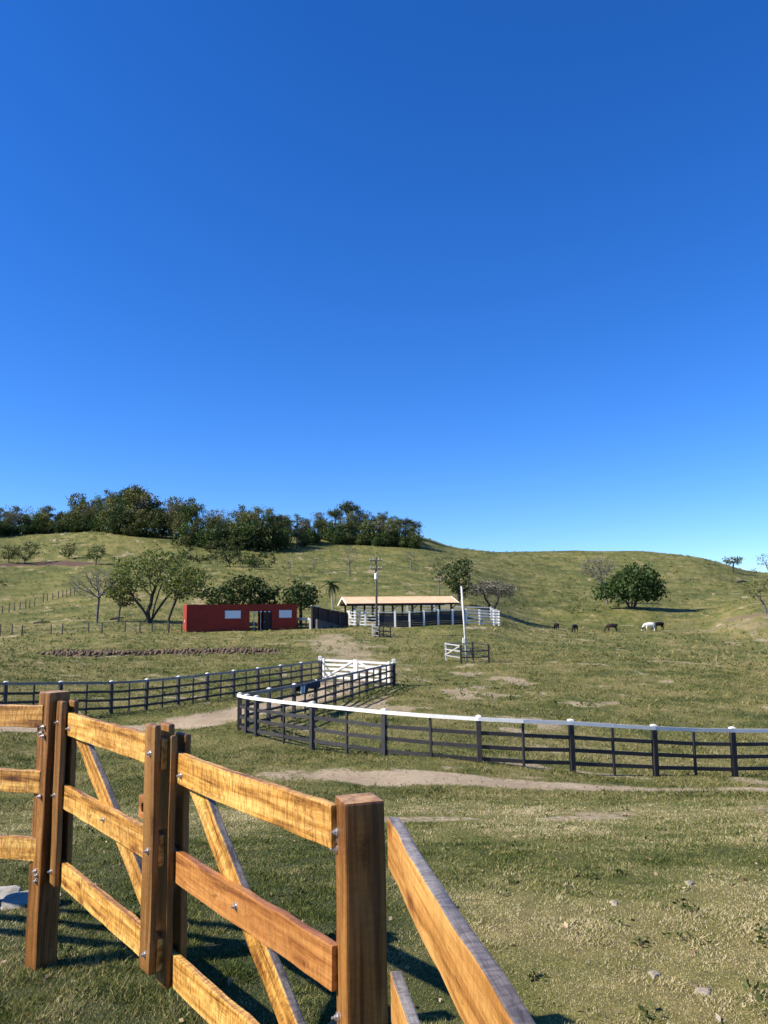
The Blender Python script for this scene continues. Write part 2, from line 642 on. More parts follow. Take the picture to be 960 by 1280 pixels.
M_BARK = bark_mat('dark_bark', (0.060, 0.050, 0.042))
M_BARKG = bark_mat('grey_bark', (0.16, 0.145, 0.13))
M_LEAF_DARK = leaf_mat('dark_leaves', [(0.016, 0.030, 0.010), (0.032, 0.055, 0.016), (0.060, 0.085, 0.026)])
M_LEAF_MID = leaf_mat('mid_leaves', [(0.035, 0.050, 0.014), (0.075, 0.095, 0.025), (0.13, 0.145, 0.045)])
M_LEAF_YEL = leaf_mat('yellowish_leaves', [(0.06, 0.07, 0.016), (0.13, 0.145, 0.03), (0.24, 0.24, 0.06)])
M_LEAF_FOR = leaf_mat('forest_leaves', [(0.022, 0.034, 0.012), (0.052, 0.068, 0.022), (0.11, 0.115, 0.038)], 0.2)
M_LEAF_OLV = leaf_mat('olive_forest_leaves', [(0.040, 0.046, 0.016), (0.085, 0.088, 0.030), (0.16, 0.15, 0.055)], 0.2)
M_LEAF_BRN = leaf_mat('dry_twigs', [(0.060, 0.053, 0.042), (0.105, 0.095, 0.074), (0.16, 0.145, 0.11)], 0.1, 0.7)


def ground_mat():
    m, nt, N, L, B = newmat('pasture_ground')
    tc = N.new('ShaderNodeTexCoord')
    P = tc.outputs['Object']
    at = N.new('ShaderNodeAttribute')
    at.attribute_name = 'soil'
    at2 = N.new('ShaderNodeAttribute')
    at2.attribute_name = 'lawn'
    n1 = noise(N, L, P, 0.045, 5, 0.6)
    n2 = noise(N, L, P, 0.55, 6, 0.65)
    n3 = noise(N, L, P, 7.0, 5, 0.7)
    n4 = noise(N, L, P, 60.0, 4, 0.7)
    n5 = noise(N, L, mapping(N, L, P, (0.05, 0.35, 0.35)).outputs[0], 1.0, 5, 0.6, 0.4)
    g = ramp(N, [(0.30, (0.070, 0.084, 0.022)), (0.46, (0.132, 0.136, 0.038)), (0.60, (0.205, 0.180, 0.066)), (0.78, (0.27, 0.208, 0.098))])
    ad = N.new('ShaderNodeMath')
    ad.operation = 'ADD'
    mm = N.new('ShaderNodeMath')
    mm.operation = 'MULTIPLY'
    mm.inputs[1].default_value = 0.42
    L.new(n1.outputs['Fac'], ad.inputs[0])
    L.new(n2.outputs['Fac'], ad.inputs[1])
    L.new(ad.outputs[0], mm.inputs[0])
    a3 = N.new('ShaderNodeMath')
    a3.operation = 'MULTIPLY_ADD'
    L.new(n5.outputs['Fac'], a3.inputs[0])
    a3.inputs[1].default_value = 0.16
    L.new(mm.outputs[0], a3.inputs[2])
    dr = N.new('ShaderNodeAttribute')
    dr.attribute_name = 'dry'
    a5 = N.new('ShaderNodeMath')
    a5.operation = 'MULTIPLY_ADD'
    L.new(dr.outputs['Fac'], a5.inputs[0])
    a5.inputs[1].default_value = 0.17
    L.new(a3.outputs[0], a5.inputs[2])
    L.new(a5.outputs[0], g.inputs['Fac'])
    r3 = ramp(N, [(0.32, (0.45, 0.47, 0.42)), (0.62, (1.25, 1.22, 1.15))])
    L.new(n3.outputs['Fac'], r3.inputs['Fac'])
    c = mix(N, L, g.outputs[0], r3.outputs[0], 0.55, 'MULTIPLY')
    r4 = ramp(N, [(0.30, (0.4, 0.4, 0.38)), (0.65, (1.35, 1.3, 1.2))])
    L.new(n4.outputs['Fac'], r4.inputs['Fac'])
    c = mix(N, L, c, r4.outputs[0], 0.7, 'MULTIPLY')
    # greener thick lawn near the gate
    lg = ramp(N, [(0.3, (0.032, 0.038, 0.016)), (0.7, (0.082, 0.088, 0.034))])
    L.new(n3.outputs['Fac'], lg.inputs['Fac'])
    c = mix(N, L, c, lg.outputs[0], at2.outputs['Fac'])
    # bare soil
    sr = ramp(N, [(0.28, (0.19, 0.135, 0.080)), (0.5, (0.36, 0.275, 0.175)), (0.72, (0.50, 0.40, 0.275))])
    mxs = N.new('ShaderNodeMath')
    mxs.operation = 'MULTIPLY_ADD'
    L.new(n3.outputs['Fac'], mxs.inputs[0])
    mxs.inputs[1].default_value = 0.5
    mh = N.new('ShaderNodeMath')
    mh.operation = 'MULTIPLY'
    mh.inputs[1].default_value = 0.5
    L.new(n2.outputs['Fac'], mh.inputs[0])
    L.new(mh.outputs[0], mxs.inputs[2])
    L.new(mxs.outputs[0], sr.inputs['Fac'])
    # red soil share, plus the bank shade painted on the left ledge
    at3 = N.new('ShaderNodeAttribute')
    at3.attribute_name = 'redsoil_shade'
    rs = ramp(N, [(0.3, (0.050, 0.030, 0.020)), (0.7, (0.145, 0.092, 0.062))])
    L.new(n3.outputs['Fac'], rs.inputs['Fac'])
    s2 = mix(N, L, sr.outputs[0], rs.outputs[0], at3.outputs['Fac'])
    sm = N.new('ShaderNodeMath')     # soil mask broken by noise
    sm.operation = 'ADD'
    L.new(at.outputs['Fac'], sm.inputs[0])
    nb = N.new('ShaderNodeMath')
    nb.operation = 'MULTIPLY_ADD'
    L.new(n3.outputs['Fac'], nb.inputs[0])
    nb.inputs[1].default_value = 0.9
    nb.inputs[2].default_value = -0.45
    L.new(nb.outputs[0], sm.inputs[1])
    mr = N.new('ShaderNodeMapRange')
    mr.interpolation_type = 'SMOOTHSTEP'
    mr.inputs['From Min'].default_value = 0.32
    mr.inputs['From Max'].default_value = 0.68
    L.new(sm.outputs[0], mr.inputs['Value'])
    c = mix(N, L, c, s2, mr.outputs[0])
    L.new(c, B.inputs['Base Color'])
    B.inputs['Roughness'].default_value = 0.95
    B.inputs['Specular IOR Level'].default_value = 0.15
    ah = N.new('ShaderNodeMath')
    ah.operation = 'ADD'
    L.new(n3.outputs['Fac'], ah.inputs[0])
    L.new(n4.outputs['Fac'], ah.inputs[1])
    ah2 = N.new('ShaderNodeMath')
    ah2.operation = 'MULTIPLY_ADD'
    L.new(n2.outputs['Fac'], ah2.inputs[0])
    ah2.inputs[1].default_value = 3.0
    L.new(ah.outputs[0], ah2.inputs[2])
    bumpn(N, L, ah2.outputs[0], 0.5, 0.12, B)
    return m


M_GROUND = ground_mat()


def grass_mat(name, cols):
    m, nt, N, L, B = newmat(name)
    geo = N.new('ShaderNodeNewGeometry')
    tc = N.new('ShaderNodeTexCoord')
    n1 = noise(N, L, tc.outputs['Object'], 0.5, 4, 0.6)
    at = N.new('ShaderNodeAttribute')
    at.attribute_name = 'lawn'
    ad = N.new('ShaderNodeMath')
    ad.operation = 'MULTIPLY_ADD'
    L.new(geo.outputs['Random Per Island'], ad.inputs[0])
    ad.inputs[1].default_value = 0.9
    mr = N.new('ShaderNodeMapRange')
    mr.inputs['From Min'].default_value = 0.3
    mr.inputs['From Max'].default_value = 0.7
    mr.inputs['To Min'].default_value = -0.1
    mr.inputs['To Max'].default_value = 0.35
    L.new(n1.outputs['Fac'], mr.inputs['Value'])
    sb = N.new('ShaderNodeMath')
    sb.operation = 'MULTIPLY_ADD'
    L.new(at.outputs['Fac'], sb.inputs[0])
    sb.inputs[1].default_value = -0.20
    L.new(mr.outputs[0], sb.inputs[2])
    dr = N.new('ShaderNodeAttribute')
    dr.attribute_name = 'dry'
    sd_ = N.new('ShaderNodeMath')
    sd_.operation = 'MULTIPLY_ADD'
    L.new(dr.outputs['Fac'], sd_.inputs[0])
    sd_.inputs[1].default_value = 0.30
    L.new(sb.outputs[0], sd_.inputs[2])
    L.new(sd_.outputs[0], ad.inputs[2])
    n = len(cols)
    r = ramp(N, [(i / (n - 1), c) for i, c in enumerate(cols)])
    L.new(ad.outputs[0], r.inputs['Fac'])
    L.new(r.outputs[0], B.inputs['Base Color'])
    B.inputs['Roughness'].default_value = 0.6
    B.inputs['Specular IOR Level'].default_value = 0.08
    tr = N.new('ShaderNodeBsdfTranslucent')
    L.new(r.outputs[0], tr.inputs['Color'])
    ms = N.new('ShaderNodeMixShader')
    ms.inputs[0].default_value = 0.33
    L.new(B.outputs[0], ms.inputs[1])
    L.new(tr.outputs[0], ms.inputs[2])
    L.new(ms.outputs[0], N['Material Output'].inputs['Surface'])
    return m


M_GRASS = grass_mat('grass_blades', [(0.032, 0.050, 0.012), (0.082, 0.112, 0.027), (0.175, 0.188, 0.048), (0.33, 0.275, 0.110), (0.58, 0.49, 0.29)])

M_MEADOW = grass_mat('meadow_blades', [(0.036, 0.051, 0.014), (0.090, 0.106, 0.028), (0.162, 0.163, 0.047), (0.250, 0.216, 0.080), (0.34, 0.285, 0.135)])

# ------------------------------------------------------------------ ground sheets
TRACK = [(30.0, 17.6), (14.0, 17.7), (6.5, 17.4), (2.6, 17.9), (0.2, 18.5), (-1.7, 18.9)]
LANE = [(-2.2, 47.5), (-4.0, 40.0), (-6.2, 34.0), (-8.4, 30.6), (-11.0, 29.2), (-16.0, 28.6), (-30.0, 27.5)]
YARD = [(-1.5, 48.0), (-1.0, 56.0), (-4.0, 72.0), (-6.0, 84.0)]


def px_poly(lst):
    return [tuple(G(px, py)[:2]) for px, py in lst]


MOUND = px_poly([(70, 817), (110, 818), (160, 817), (210, 816), (270, 815), (330, 815)])
REDB = px_poly([(905, 775), (930, 771), (950, 769.5), (970, 769.5)])
LEDGE_SOIL_SHADE = px_poly([(0, 706), (40, 705), (80, 704), (112, 705)])
BARE2 = px_poly([(850, 787), (900, 785), (950, 787)])
BARE3 = px_poly([(645, 905), (700, 885), (800, 868), (900, 862)])


def dryness(x, y):
    """-1 lush .. 1 dry: real patches of the sward"""
    r = np.hypot(x, y)
    d = 1.3 * fbm(x / 2.6, y / 2.6, 71, 4) + 1.1 * fbm(x / 0.5, y / 0.5, 77, 3)
    d = d + np.clip((x - 0.2) * 0.5, -0.3, 0.42) * np.clip((9 - r) / 5, 0, 1)
    d = d - 0.30 * np.clip((r - 110) / 80, 0, 1)
    d = d + 0.12 * np.sin(r * 0.62 + 3.0 * fbm(x / 30, y / 30, 81, 2)) * np.clip((r - 60) / 60, 0, 1)
    return np.clip(d, -1, 1)


def masks(x, y):
    n = fbm(x / 1.7, y / 1.7, 21, 4)
    n2 = fbm(x / 6.0, y / 6.0, 33, 3)
    r = np.hypot(x, y)
    d = seg_dist(x, y, TRACK)
    soil = 0.82 * np.clip(1.55 - (d + 0.35 * n2 + 1.3 * n) / (1.05 + 0.35 * np.clip((x - 1) / 4, 0, 1)), 0, 1)
    # a strip of grass in the middle of the track
    d = seg_dist(x, y, LANE)
    soil = np.maximum(soil, 0.85 * np.clip(1.4 - (d + 1.2 * n) / 1.5, 0, 1))
    d = seg_dist(x, y, YARD)
    soil = np.maximum(soil, 0.52 * np.clip(1.3 - (d + 3.5 * n) / 4.5, 0, 1))
    d = seg_dist(x, y, MOUND)
    md = np.clip(1.25 - (d + 1.3 * n) / 1.8, 0, 1)
    soil = np.maximum(soil, md)
    red = md * 0.85
    d = seg_dist(x, y, REDB)
    q = np.clip(1.1 - (d + 2 * n) / 2.6, 0, 1)
    soil = np.maximum(soil, 0.62 * q); red = np.maximum(red, 0.8 * q)
    d = seg_dist(x, y, LEDGE_SOIL_SHADE)
    q = np.clip(1.2 - (d + 3 * n) / 4.0, 0, 1)
    soil = np.maximum(soil, 0.9 * q); red = np.maximum(red, 1.5 * q)  # left ledge: shade of the steep bank baked into darker soil
    d = seg_dist(x, y, BARE2)
    q = np.clip(1.1 - (d + 5 * n) / 5.0, 0, 1)
    soil = np.maximum(soil, 0.46 * q); red = np.maximum(red, 0.3 * q)
    # worn dry patches in the lawn on the right and scattered spots
    q = np.clip((n + 0.6 * n2 - 0.30) * 3.0, 0, 0.55)
    soil = np.maximum(soil, np.where(r > 3, q, 0))
    lawn = np.clip((0.9 - (x + 0.35) * 0.9 + 0.9 * n), 0, 1) * np.clip((13 - r) / 6, 0, 1)
    return soil, red, lawn


def terrain():
    azf = np.radians(np.concatenate([np.arange(-180, -40, 2.5), np.arange(-40, 40, 0.11), np.arange(40, 180, 2.5)]))
    rr = np.exp(np.linspace(math.log(0.8), math.log(2400), 470))
    na, nr = len(azf), len(rr)
    A, Rr = np.meshgrid(azf, rr, indexing='ij')
    X, Y = np.sin(A) * Rr, np.cos(A) * Rr
    Z = height(X, Y)
    V = np.stack([X, Y, Z], -1).reshape(-1, 3)
    V = np.vstack([V, [[0, 0, H(0.0, 0.01)]]])
    ia = np.arange(na)
    i0 = ia[:, None] * nr + np.arange(nr - 1)[None]
    i1 = ((ia + 1) % na)[:, None] * nr + np.arange(nr - 1)[None]
    F = np.stack([i0, i0 + 1, i1 + 1, i1], -1).reshape(-1, 4)[:, ::-1]
    soil, red, lawn = masks(V[:, 0], V[:, 1])
    dry = dryness(V[:, 0], V[:, 1])
    d = np.minimum(seg_dist(V[:, 0], V[:, 1], TRACK), seg_dist(V[:, 0], V[:, 1], LANE))
    istrack = (d < 2.6) & (soil > 0.42)
    ft = istrack[F].mean(1) > 0.5

    def mk(name, faces, extra_center=False):
        used = np.unique(faces)
        remap = np.full(len(V), -1, np.int64)
        remap[used] = np.arange(len(used))
        VV = V[used]
        me = np_mesh(name, VV, remap[faces])
        for nm, arr in (('soil', soil), ('redsoil_shade', red), ('lawn', lawn), ('dry', dry)):
            a = me.attributes.new(nm, 'FLOAT', 'POINT')
            a.data.foreach_set('value', arr[used].astype(np.float32))
        return link(name, me, M_GROUND, smooth=True)
    o = mk('pasture_ground', F[~ft])
    o['kind'] = 'structure'
    o2 = mk('dirt_track', F[ft])
    o2['kind'] = 'structure'
    # the patch of ground under the camera
    cF = [(len(azf) * 0 + i, (i + 1)) for i in range(0)]
    m = MB()
    ring = [(math.sin(a) * 0.8, math.cos(a) * 0.8) for a in np.linspace(0, 2 * math.pi, 40)[:-1]]
    m.add([(x, y, H(x, y)) for x, y in ring], [tuple(range(len(ring)))[::-1]])
    g = m.build('ground_patch', M_GROUND)
    g['kind'] = 'structure'


terrain()


def grass_field(name, n, r0, r1, hw, seed, lean_=0.9, azmax=40, mat=None):
    rs = np.random.default_rng(seed)
    u = rs.random(n)
    r = np.exp(math.log(r0) + u * math.log(r1 / r0))
    az = np.radians(rs.uniform(-azmax, azmax, n))
    x, y = np.sin(az) * r, np.cos(az) * r
    soil, red, lawn = masks(x, y)
    keep = rs.random(n) > np.clip(soil * 1.9 - 0.1, 0, 0.97)
    nn = fbm(x / 0.35, y / 0.35, 55, 3)
    keep &= rs.random(n) < np.clip(0.72 + 0.8 * nn + 0.3 * lawn, 0.25, 1)
    x, y, r, lawn = x[keep], y[keep], r[keep], lawn[keep]
    n = len(x)
    z = height(x, y)
    hh, ww = hw(r, rs, n)
    tuft = np.clip(1.05 + 1.9 * fbm(x / 0.20, y / 0.20, 61, 3) + 0.9 * fbm(x / 1.1, y / 1.1, 66, 3), 0.75, 2.4) ** 1.2
    hh = hh * (1 + 0.4 * lawn) * tuft
    ww = ww * (0.8 + 0.2 * tuft)
    dry = dryness(x, y)
    a = rs.uniform(0, 2 * math.pi, n)
    lean = np.abs(rs.normal(lean_, 0.6, n)) * hh
    b = rs.uniform(0, 2 * math.pi, n)
    dx, dy = np.cos(a) * ww / 2, np.sin(a) * ww / 2
    V = np.zeros((n, 3, 3))
    V[:, 0] = np.stack([x - dx, y - dy, z - 0.004], -1)
    V[:, 1] = np.stack([x + dx, y + dy, z - 0.004], -1)
    V[:, 2] = np.stack([x + np.cos(b) * lean, y + np.sin(b) * lean, z + hh], -1)
    F = np.arange(n * 3).reshape(n, 3)
    me = np_mesh(name, V.reshape(-1, 3), F)
    at = me.attributes.new('lawn', 'FLOAT', 'POINT')
    at.data.foreach_set('value', np.repeat(lawn, 3).astype(np.float32))
    at = me.attributes.new('dry', 'FLOAT', 'POINT')
    at.data.foreach_set('value', np.repeat(dry, 3).astype(np.float32))
    o = link(name, me, mat or M_GRASS)
    return tag(o, None, 'grass', None, 'stuff')


g = grass_field('lawn_grass', 820000, 2.4, 16, lambda r, rs, n: (rs.uniform(0.003, 0.010, n) + 0.0008 * r, 0.0024 + 0.0008 * r), 5, 1.1)
g['label'] = 'short mown grass with dry straw in it around the wooden gate'
g = grass_field('meadow_grass', 420000, 15, 75, lambda r, rs, n: (rs.uniform(0.006, 0.03, n) + 0.0009 * r, 0.004 + 0.0010 * r), 6, 1.0, 40, M_MEADOW)
g['label'] = 'grazed olive green grass of the paddock behind the dark fence'
g = grass_field('hill_grass', 90000, 70, 360, lambda r, rs, n: (rs.uniform(0.05, 0.18, n), 0.05 + 0.0010 * r), 7, 0.9, 40, M_MEADOW)
g['label'] = 'rough tufted grass over the far hillside'

# ------------------------------------------------------------------ timber gate in the foreground
ZT1, ZT2 = CAMZ - 0.49, CAMZ - 0.55           # top edges of the two leaves
GN = Vector((-0.766, -0.643, 0))              # outward normal of the gate (to the camera's left)


def bolt(parent, p, nrm, r=0.009, name='bolt'):
    m = MB()
    n = Vector(nrm).normalized()
    p = Vector(p)
    m.tube([p - n * 0.002, p + n * 0.003], [r * 1.5, r * 1.5], 12)
    m.tube([p + n * 0.003, p + n * 0.010], [r, r * 0.92], 6)
    m.tube([p + n * 0.010, p + n * 0.019], [r * 0.5, r * 0.45], 8)
    return m.build(name, M_STEEL, parent)


def gate_leaf(name, label, A, B, ztop, hinge_at_a, seed, diag, latch):
    """A, B: ends of the leaf (xy) at the top edge of the top rail, seen from the camera left to right"""
    A, B = Vector((A[0], A[1], 0)), Vector((B[0], B[1], 0))
    u = (B - A)
    L = u.length
    u.normalize()
    n = Vector((u.y, -u.x, 0))
    if n.dot(GN) < 0: n = -n
    root = thing(name, label, 'gate', (A.x, A.y, H(A.x, A.y)), 0, 'leaves of the timber gate')
    zo = ztop - H(A.x, A.y)

    def Q(s, z, off):                      # s along, z relative to the rail top, off along the outward normal
        return u * s + n * off + Vector((0, 0, zo + z))
    T = 0.030
    for i, (zt, mat) in enumerate(((0, M_RAIL), (-0.395, M_RAIL2 if seed == 2 else M_RAIL), (-0.80, M_RAIL))):
        board('rail', Q(-0.05, zt - 0.0625, 0), Q(L + (0.05 if seed == 1 else 0.0), zt - 0.0625, 0), 0.125, T, mat, root, n, 0.004, 0.0022, seed * 10 + i)
    for k, s in enumerate((0.0, L)):
        if seed == 2 and k == 1:
            break
        hi = 0.06 if seed == 1 else 0.075
        front = board('stile_board', Q(s, hi, T + 0.001), Q(s, -0.93, T + 0.001), 0.115, T, M_STILE, root, n, 0.010, 0.0015, seed * 10 + 4 + k)
        board('stile_board', Q(s, hi + 0.0, -T - 0.001), Q(s, -0.93, -T - 0.001), 0.115, T, M_STILE, root, n, 0.010, 0.0015, seed * 10 + 6 + k)
        for zt in (-0.06, -0.455, -0.86):
            bolt(root, Q(s + 0.012 * (1 if k else -1), zt, 1.5 * T + 0.001), n)
    (s0, z0), (s1, z1) = diag
    s1 += L
    board('brace', Q(s0, z0, -T - 0.002), Q(s1, z1, -T - 0.002), 0.115, T, M_RAIL, root, n, 0.005, 0.002, seed * 10 + 9, M_SAWN)
    bolt(root, Q(0.5 * (s0 + s1), -0.455, 0.5 * T), n)
    bolt(root, Q(s0 + 0.0, -0.085, 0.5 * T), n)
    if latch:
        m = MB()
        for dz in (-0.035, 0.035):
            m.box((0, 0, dz), (0.10, 0.045, 0.030))
        m.box((-0.034, 0, 0), (0.032, 0.045, 0.040))
        m.box((0.034, 0, 0), (0.032, 0.045, 0.040))
        o = m.build('latch_block', M_RAIL2, root, 0.002)
        X = u
        M = Matrix((X, n, Vector((0, 0, 1)))).transposed().to_4x4()
        M.translation = Q(L - 0.19, -0.325, -0.028)
        o.matrix_local = M
    return root


A1, B1 = UZ(84, 889, ZT1), UZ(200, 922, ZT1)
A2, B2 = UZ(220, 939, ZT2), UZ(419, 1007, ZT2)
nb = Vector((0.643, -0.766, 0))
gate_leaf('gate_leaf', 'golden timber gate leaf further from the camera, with a latch block at its free stile', A1, B1, ZT1, True, 1,
          ((0.10, -0.07), (-0.02, -0.80)), True)
gate_leaf('gate_leaf', 'golden timber gate leaf nearer the camera, with an orange middle rail', A2, B2, ZT2, False, 2,
          ((0.10, -0.07), (-0.10, -0.90)), False)


def gate_post(label, corner_px, ztop, na, nb_, size, zbot, bolts, tilt=(0, 0)):
    """corner_px: pixel of the top front edge; na / nb_: normals of its two visible faces"""
    c = UZ(corner_px[0], corner_px[1], ztop)
    na, nb_ = Vector((*na, 0)).normalized(), Vector((*nb_, 0)).normalized()
    ctr = Vector((c[0], c[1], 0)) - (na + nb_) * size / 2
    gz = H(ctr.x, ctr.y)
    root = thing('gate_post', label, 'gate post', (ctr.x, ctr.y, gz), 0, 'square posts of the timber gate')
    h = ztop - gz
    b = board('shaft', (0, 0, -0.25), (tilt[0], tilt[1], h), size, size, M_POST, root, tuple(na), 0.008, 0.0018, int(corner_px[0]))
    b.data.materials.append(M_ENDGRAIN)
    for p in b.data.polygons:
        if p.normal.x > 0.7: p.material_index = 1
    for du, z in bolts:
        p = na * (size / 2 + 0.001) + nb_ * du + Vector((0, 0, z))
        bolt(root, p, na, 0.009)
    return root


gate_post('tall square red brown post at the left between the plank fence and the gate', (59.4, 866), CAMZ - 0.385, (-0.62, -0.785), (0.785, -0.62), 0.125, 0,
          [(0.03, 1.30), (0.012, 1.265), (0.035, 1.25), (0.03, 0.92), (0.02, 0.52), (0.035, 0.50), (0.03, 0.47)], (0.015, 0.0))
gate_post('square red brown post nearest the camera, its front face in deep shade', (431.6, 1005), CAMZ - 0.525, (-0.947, -0.32), (0.32, -0.947), 0.122, 0,
          [(-0.052, 1.27), (-0.030, 1.23), (-0.045, 1.205), (-0.040, 1.18), (-0.03, 0.72)], (0.0, 0.0))


def plank_fence(label, P0, P1, tops, w, t, seed, post_end, mat=M_RAIL, edge=None):
    P0, P1 = Vector(P0), Vector(P1)
    gz = H(P0.x, P0.y)
    root = thing('plank_fence', label, 'fence', (P0.x, P0.y, gz), 0, 'plank fences beside the gate')
    d = P1 - P0
    n = Vector((d.y, -d.x, 0)).normalized()
    if n.dot(Vector((-1, -0.4, 0))) < 0: n = -n
    for i, (z0, z1) in enumerate(tops):
        board('rail', (0, 0, CAMZ + z0 - gz - w / 2), (d.x, d.y, CAMZ + z1 - gz - w / 2), w, t, mat, root, tuple(n), 0.005, 0.0025, seed + i, edge)
    if post_end:
        e = H(P1.x, P1.y) - gz
        board('post', (d.x, d.y, e - 0.2), (d.x, d.y, CAMZ + tops[0][1] - gz + 0.12), 0.125, 0.125, M_POST, root, tuple(n), 0.008, 0.0015, seed + 7)
    return root


plank_fence('three golden planks of the fence running out of the left edge of the picture', (UZ(56, 884, CAMZ - 0.47)[0], UZ(56, 884, CAMZ - 0.47)[1], 0), (-4.6, 5.5, 0),
            [(-0.46, -0.50), (-0.825, -0.85), (-1.19, -1.22)], 0.125, 0.03, 40, True)
R0 = UZ(486, 1022, CAMZ - 0.54)
R1 = UZ(645, 1281, CAMZ - 0.55)
dr = (R1 - R0)
R2 = R0 + dr * 2.3
plank_fence('plank fence with grey top edges running right of the front post', (R0[0] + 0.01, R0[1], 0), (R2[0], R2[1], 0),
            [(-0.535, -0.55), (-0.93, -0.94), (-1.33, -1.34)], 0.13, 0.032, 50, True, M_RAIL3, M_SAWN)

# pale flagstones under the left fence
fs = [(-2.62, 5.95, 0.42, 0.36, 0.3), (-2.98, 6.12, 0.40, 0.38, 0.1), (-3.36, 6.30, 0.44, 0.40, 0.5), (-3.02, 5.72, 0.42, 0.34, 0.2), (-3.40, 5.88, 0.40, 0.36, 0.0), (-3.85, 6.1, 0.5, 0.5, 0.3)]
for i, (x, y, w, l, a) in enumerate(fs):
    rs = random.Random(i)
    bm = bmesh.new()
    bmesh.ops.create_cube(bm, size=1)
    bmesh.ops.subdivide_edges(bm, edges=bm.edges[:], cuts=4, use_grid_fill=True)
    for v in bm.verts:
        q = v.co.copy()
        f_ = 1 - 0.22 * max(0, (abs(q.x) * abs(q.y)) * 4) ** 2
        v.co = Vector((q.x * w * 0.92 * f_, q.y * l * 0.80 * f_, q.z * 0.13)) + Vector((rs.uniform(-1, 1), rs.uniform(-1, 1), rs.uniform(-1, 1) * 0.6)) * 0.014
    me = bpy.data.meshes.new('paving_stone')
    bm.to_mesh(me)
    bm.free()
    o = link('paving_stone', me, M_STONE, None, (x, y, H(x, y) + 0.0))
    o.rotation_euler = (0, 0, a)
    tag(o, 'pale flat paving stone in the grass behind the left gate post', 'paving stone', 'paving stones behind the left gate post')

# ------------------------------------------------------------------ paddock fences
def paddock_fence(name, label, pts, kinds, height_, caps, seed, grey_from=999, top_mat=M_WHITE, group='dark paddock fences with white top rails'):
    """pts: xy of every post in order; kinds: 'T' thick capped post, 't' thin stake"""
    base = Vector((pts[0][0], pts[0][1], H(*pts[0])))
    root = thing(name, label, 'fence', base, 0, group)
    rs = random.Random(seed)
    zs = np.array([H(x, y) for x, y in pts])
    zp = np.pad(zs, 3, mode='edge')
    zs = sum(zp[i_:i_ + len(zs)] for i_ in range(7)) / 7
    P = [Vector((x, y, z_)) - base for (x, y), z_ in zip(pts, zs)]
    for i, (p, k_) in enumerate(zip(P, kinds)):
        a = P[max(0, i - 1)]
        b = P[min(len(P) - 1, i + 1)]
        ang = math.atan2(b.y - a.y, b.x - a.x)
        Rz = Matrix.Rotation(ang, 3, 'Z')
        ln = Matrix.Rotation(rs.uniform(-0.012, 0.012), 3, 'X') @ Matrix.Rotation(rs.uniform(-0.012, 0.012), 3, 'Y')
        w = 0.138 if k_ == 'T' else 0.07
        hh = height_ + (0.0 if k_ == 'T' else -0.10)
        m = MB().box((0, 0, hh / 2 - 0.25), (w, w, hh + 0.5))
        o = m.build('post' if k_ == 'T' else 'stake', M_BLACK, root, 0.01)
        o.matrix_local = Matrix.Translation(p) @ (Rz @ ln).to_4x4()
        if k_ == 'T':
            m = MB()
            s = w / 2 + 0.004
            m.add([(-s, -s, 0), (s, -s, 0), (s, s, 0), (-s, s, 0), (-s, -s, .03), (s, -s, .03), (s, s, .03), (-s, s, .03), (0, 0, 0.06)],
                  [(3, 2, 1, 0), (0, 1, 5, 4), (1, 2, 6, 5), (2, 3, 7, 6), (3, 0, 4, 7), (4, 5, 8), (5, 6, 8), (6, 7, 8), (7, 4, 8)])
            c = m.build('cap', M_WHITE, o)
            c.location = (0, 0, hh + 0.002)
    for i in range(len(P) - 1):
        a, b = P[i], P[i + 1]
        d = b - a
        n = Vector((d.y, -d.x, 0)).normalized()
        mid = (a + b) / 2 + base
        if n.dot(Vector((-mid.x, -mid.y, 0))) < 0: n = -n
        off = n * 0.0
        ex = d.normalized() * 0.02
        for z, w, mt, nm in ((height_ - 0.045, 0.10, top_mat, 'top_rail'), (height_ - 0.43, 0.10, M_BLACK, 'rail'), (height_ - 0.78, 0.10, M_BLACK, 'rail'), (height_ - 1.12, 0.10, M_BLACK, 'rail')):
            j0, j1 = rs.uniform(-.012, .012), rs.uniform(-.012, .012)
            if nm == 'top_rail' and i >= grey_from: mt = M_GREYD  # shade on the white rails put into the colour as grey
            if nm == 'top_rail':
                board(nm, a + ex * -1 + n * (0.082 if kinds[i] == 'T' or kinds[i + 1] == 'T' else 0.06) + Vector((0, 0, z)), b + ex + n * 0.082 + Vector((0, 0, z)), w, 0.032, mt, root, tuple(n), 0, 0, 0)
            else:
                board(nm, a + Vector((0, 0, z + j0)), b + Vector((0, 0, z + j1)), w, 0.035, mt, root, tuple(n), 0, 0, 0)
    return root


def XY(px, d):
    x = ray(px, 850)[0] * d
    return (x, d)


FH = 1.32
near = [(1090, 23.6, 't'), (1048, 23.5, 'T'), (1003, 23.2, 't'), (957, 23.0, 'T'), (910, 22.75, 'T'), (862, 22.5, 't'), (813, 22.2, 'T'), (762, 22.0, 't'), (711, 21.8, 'T'),
        (651, 21.6, 't'), (597, 21.6, 'T'), (537, 21.9, 't'), (479, 22.5, 'T'), (433, 23.3, 't'), (390, 24.3, 'T'), (355, 25.4, 't'),
        (321, 26.7, 'T'), (309, 27.3, 'T'), (300, 28.0, 'T')]
near[3] = (957, 23.0, 't')
near = [(1003, 23.3, 'T')] + near[3:]
pts = [XY(a, b) for a, b, c in near]
kinds = [c for a, b, c in near]
n_near = len(pts) - 1
c0, c1 = np.array(pts[-1]), np.array([0.35, 46.0])
for q in range(1, 17):
    t = q / 16
    pts.append(tuple(c0 + (c1 - c0) * t))
    kinds.append('T' if q % 2 == 0 else 't')
paddock_fence('paddock_fence', 'dark rail fence with white top rail curving round in front of the lane', pts, kinds, FH, True, 3, n_near)
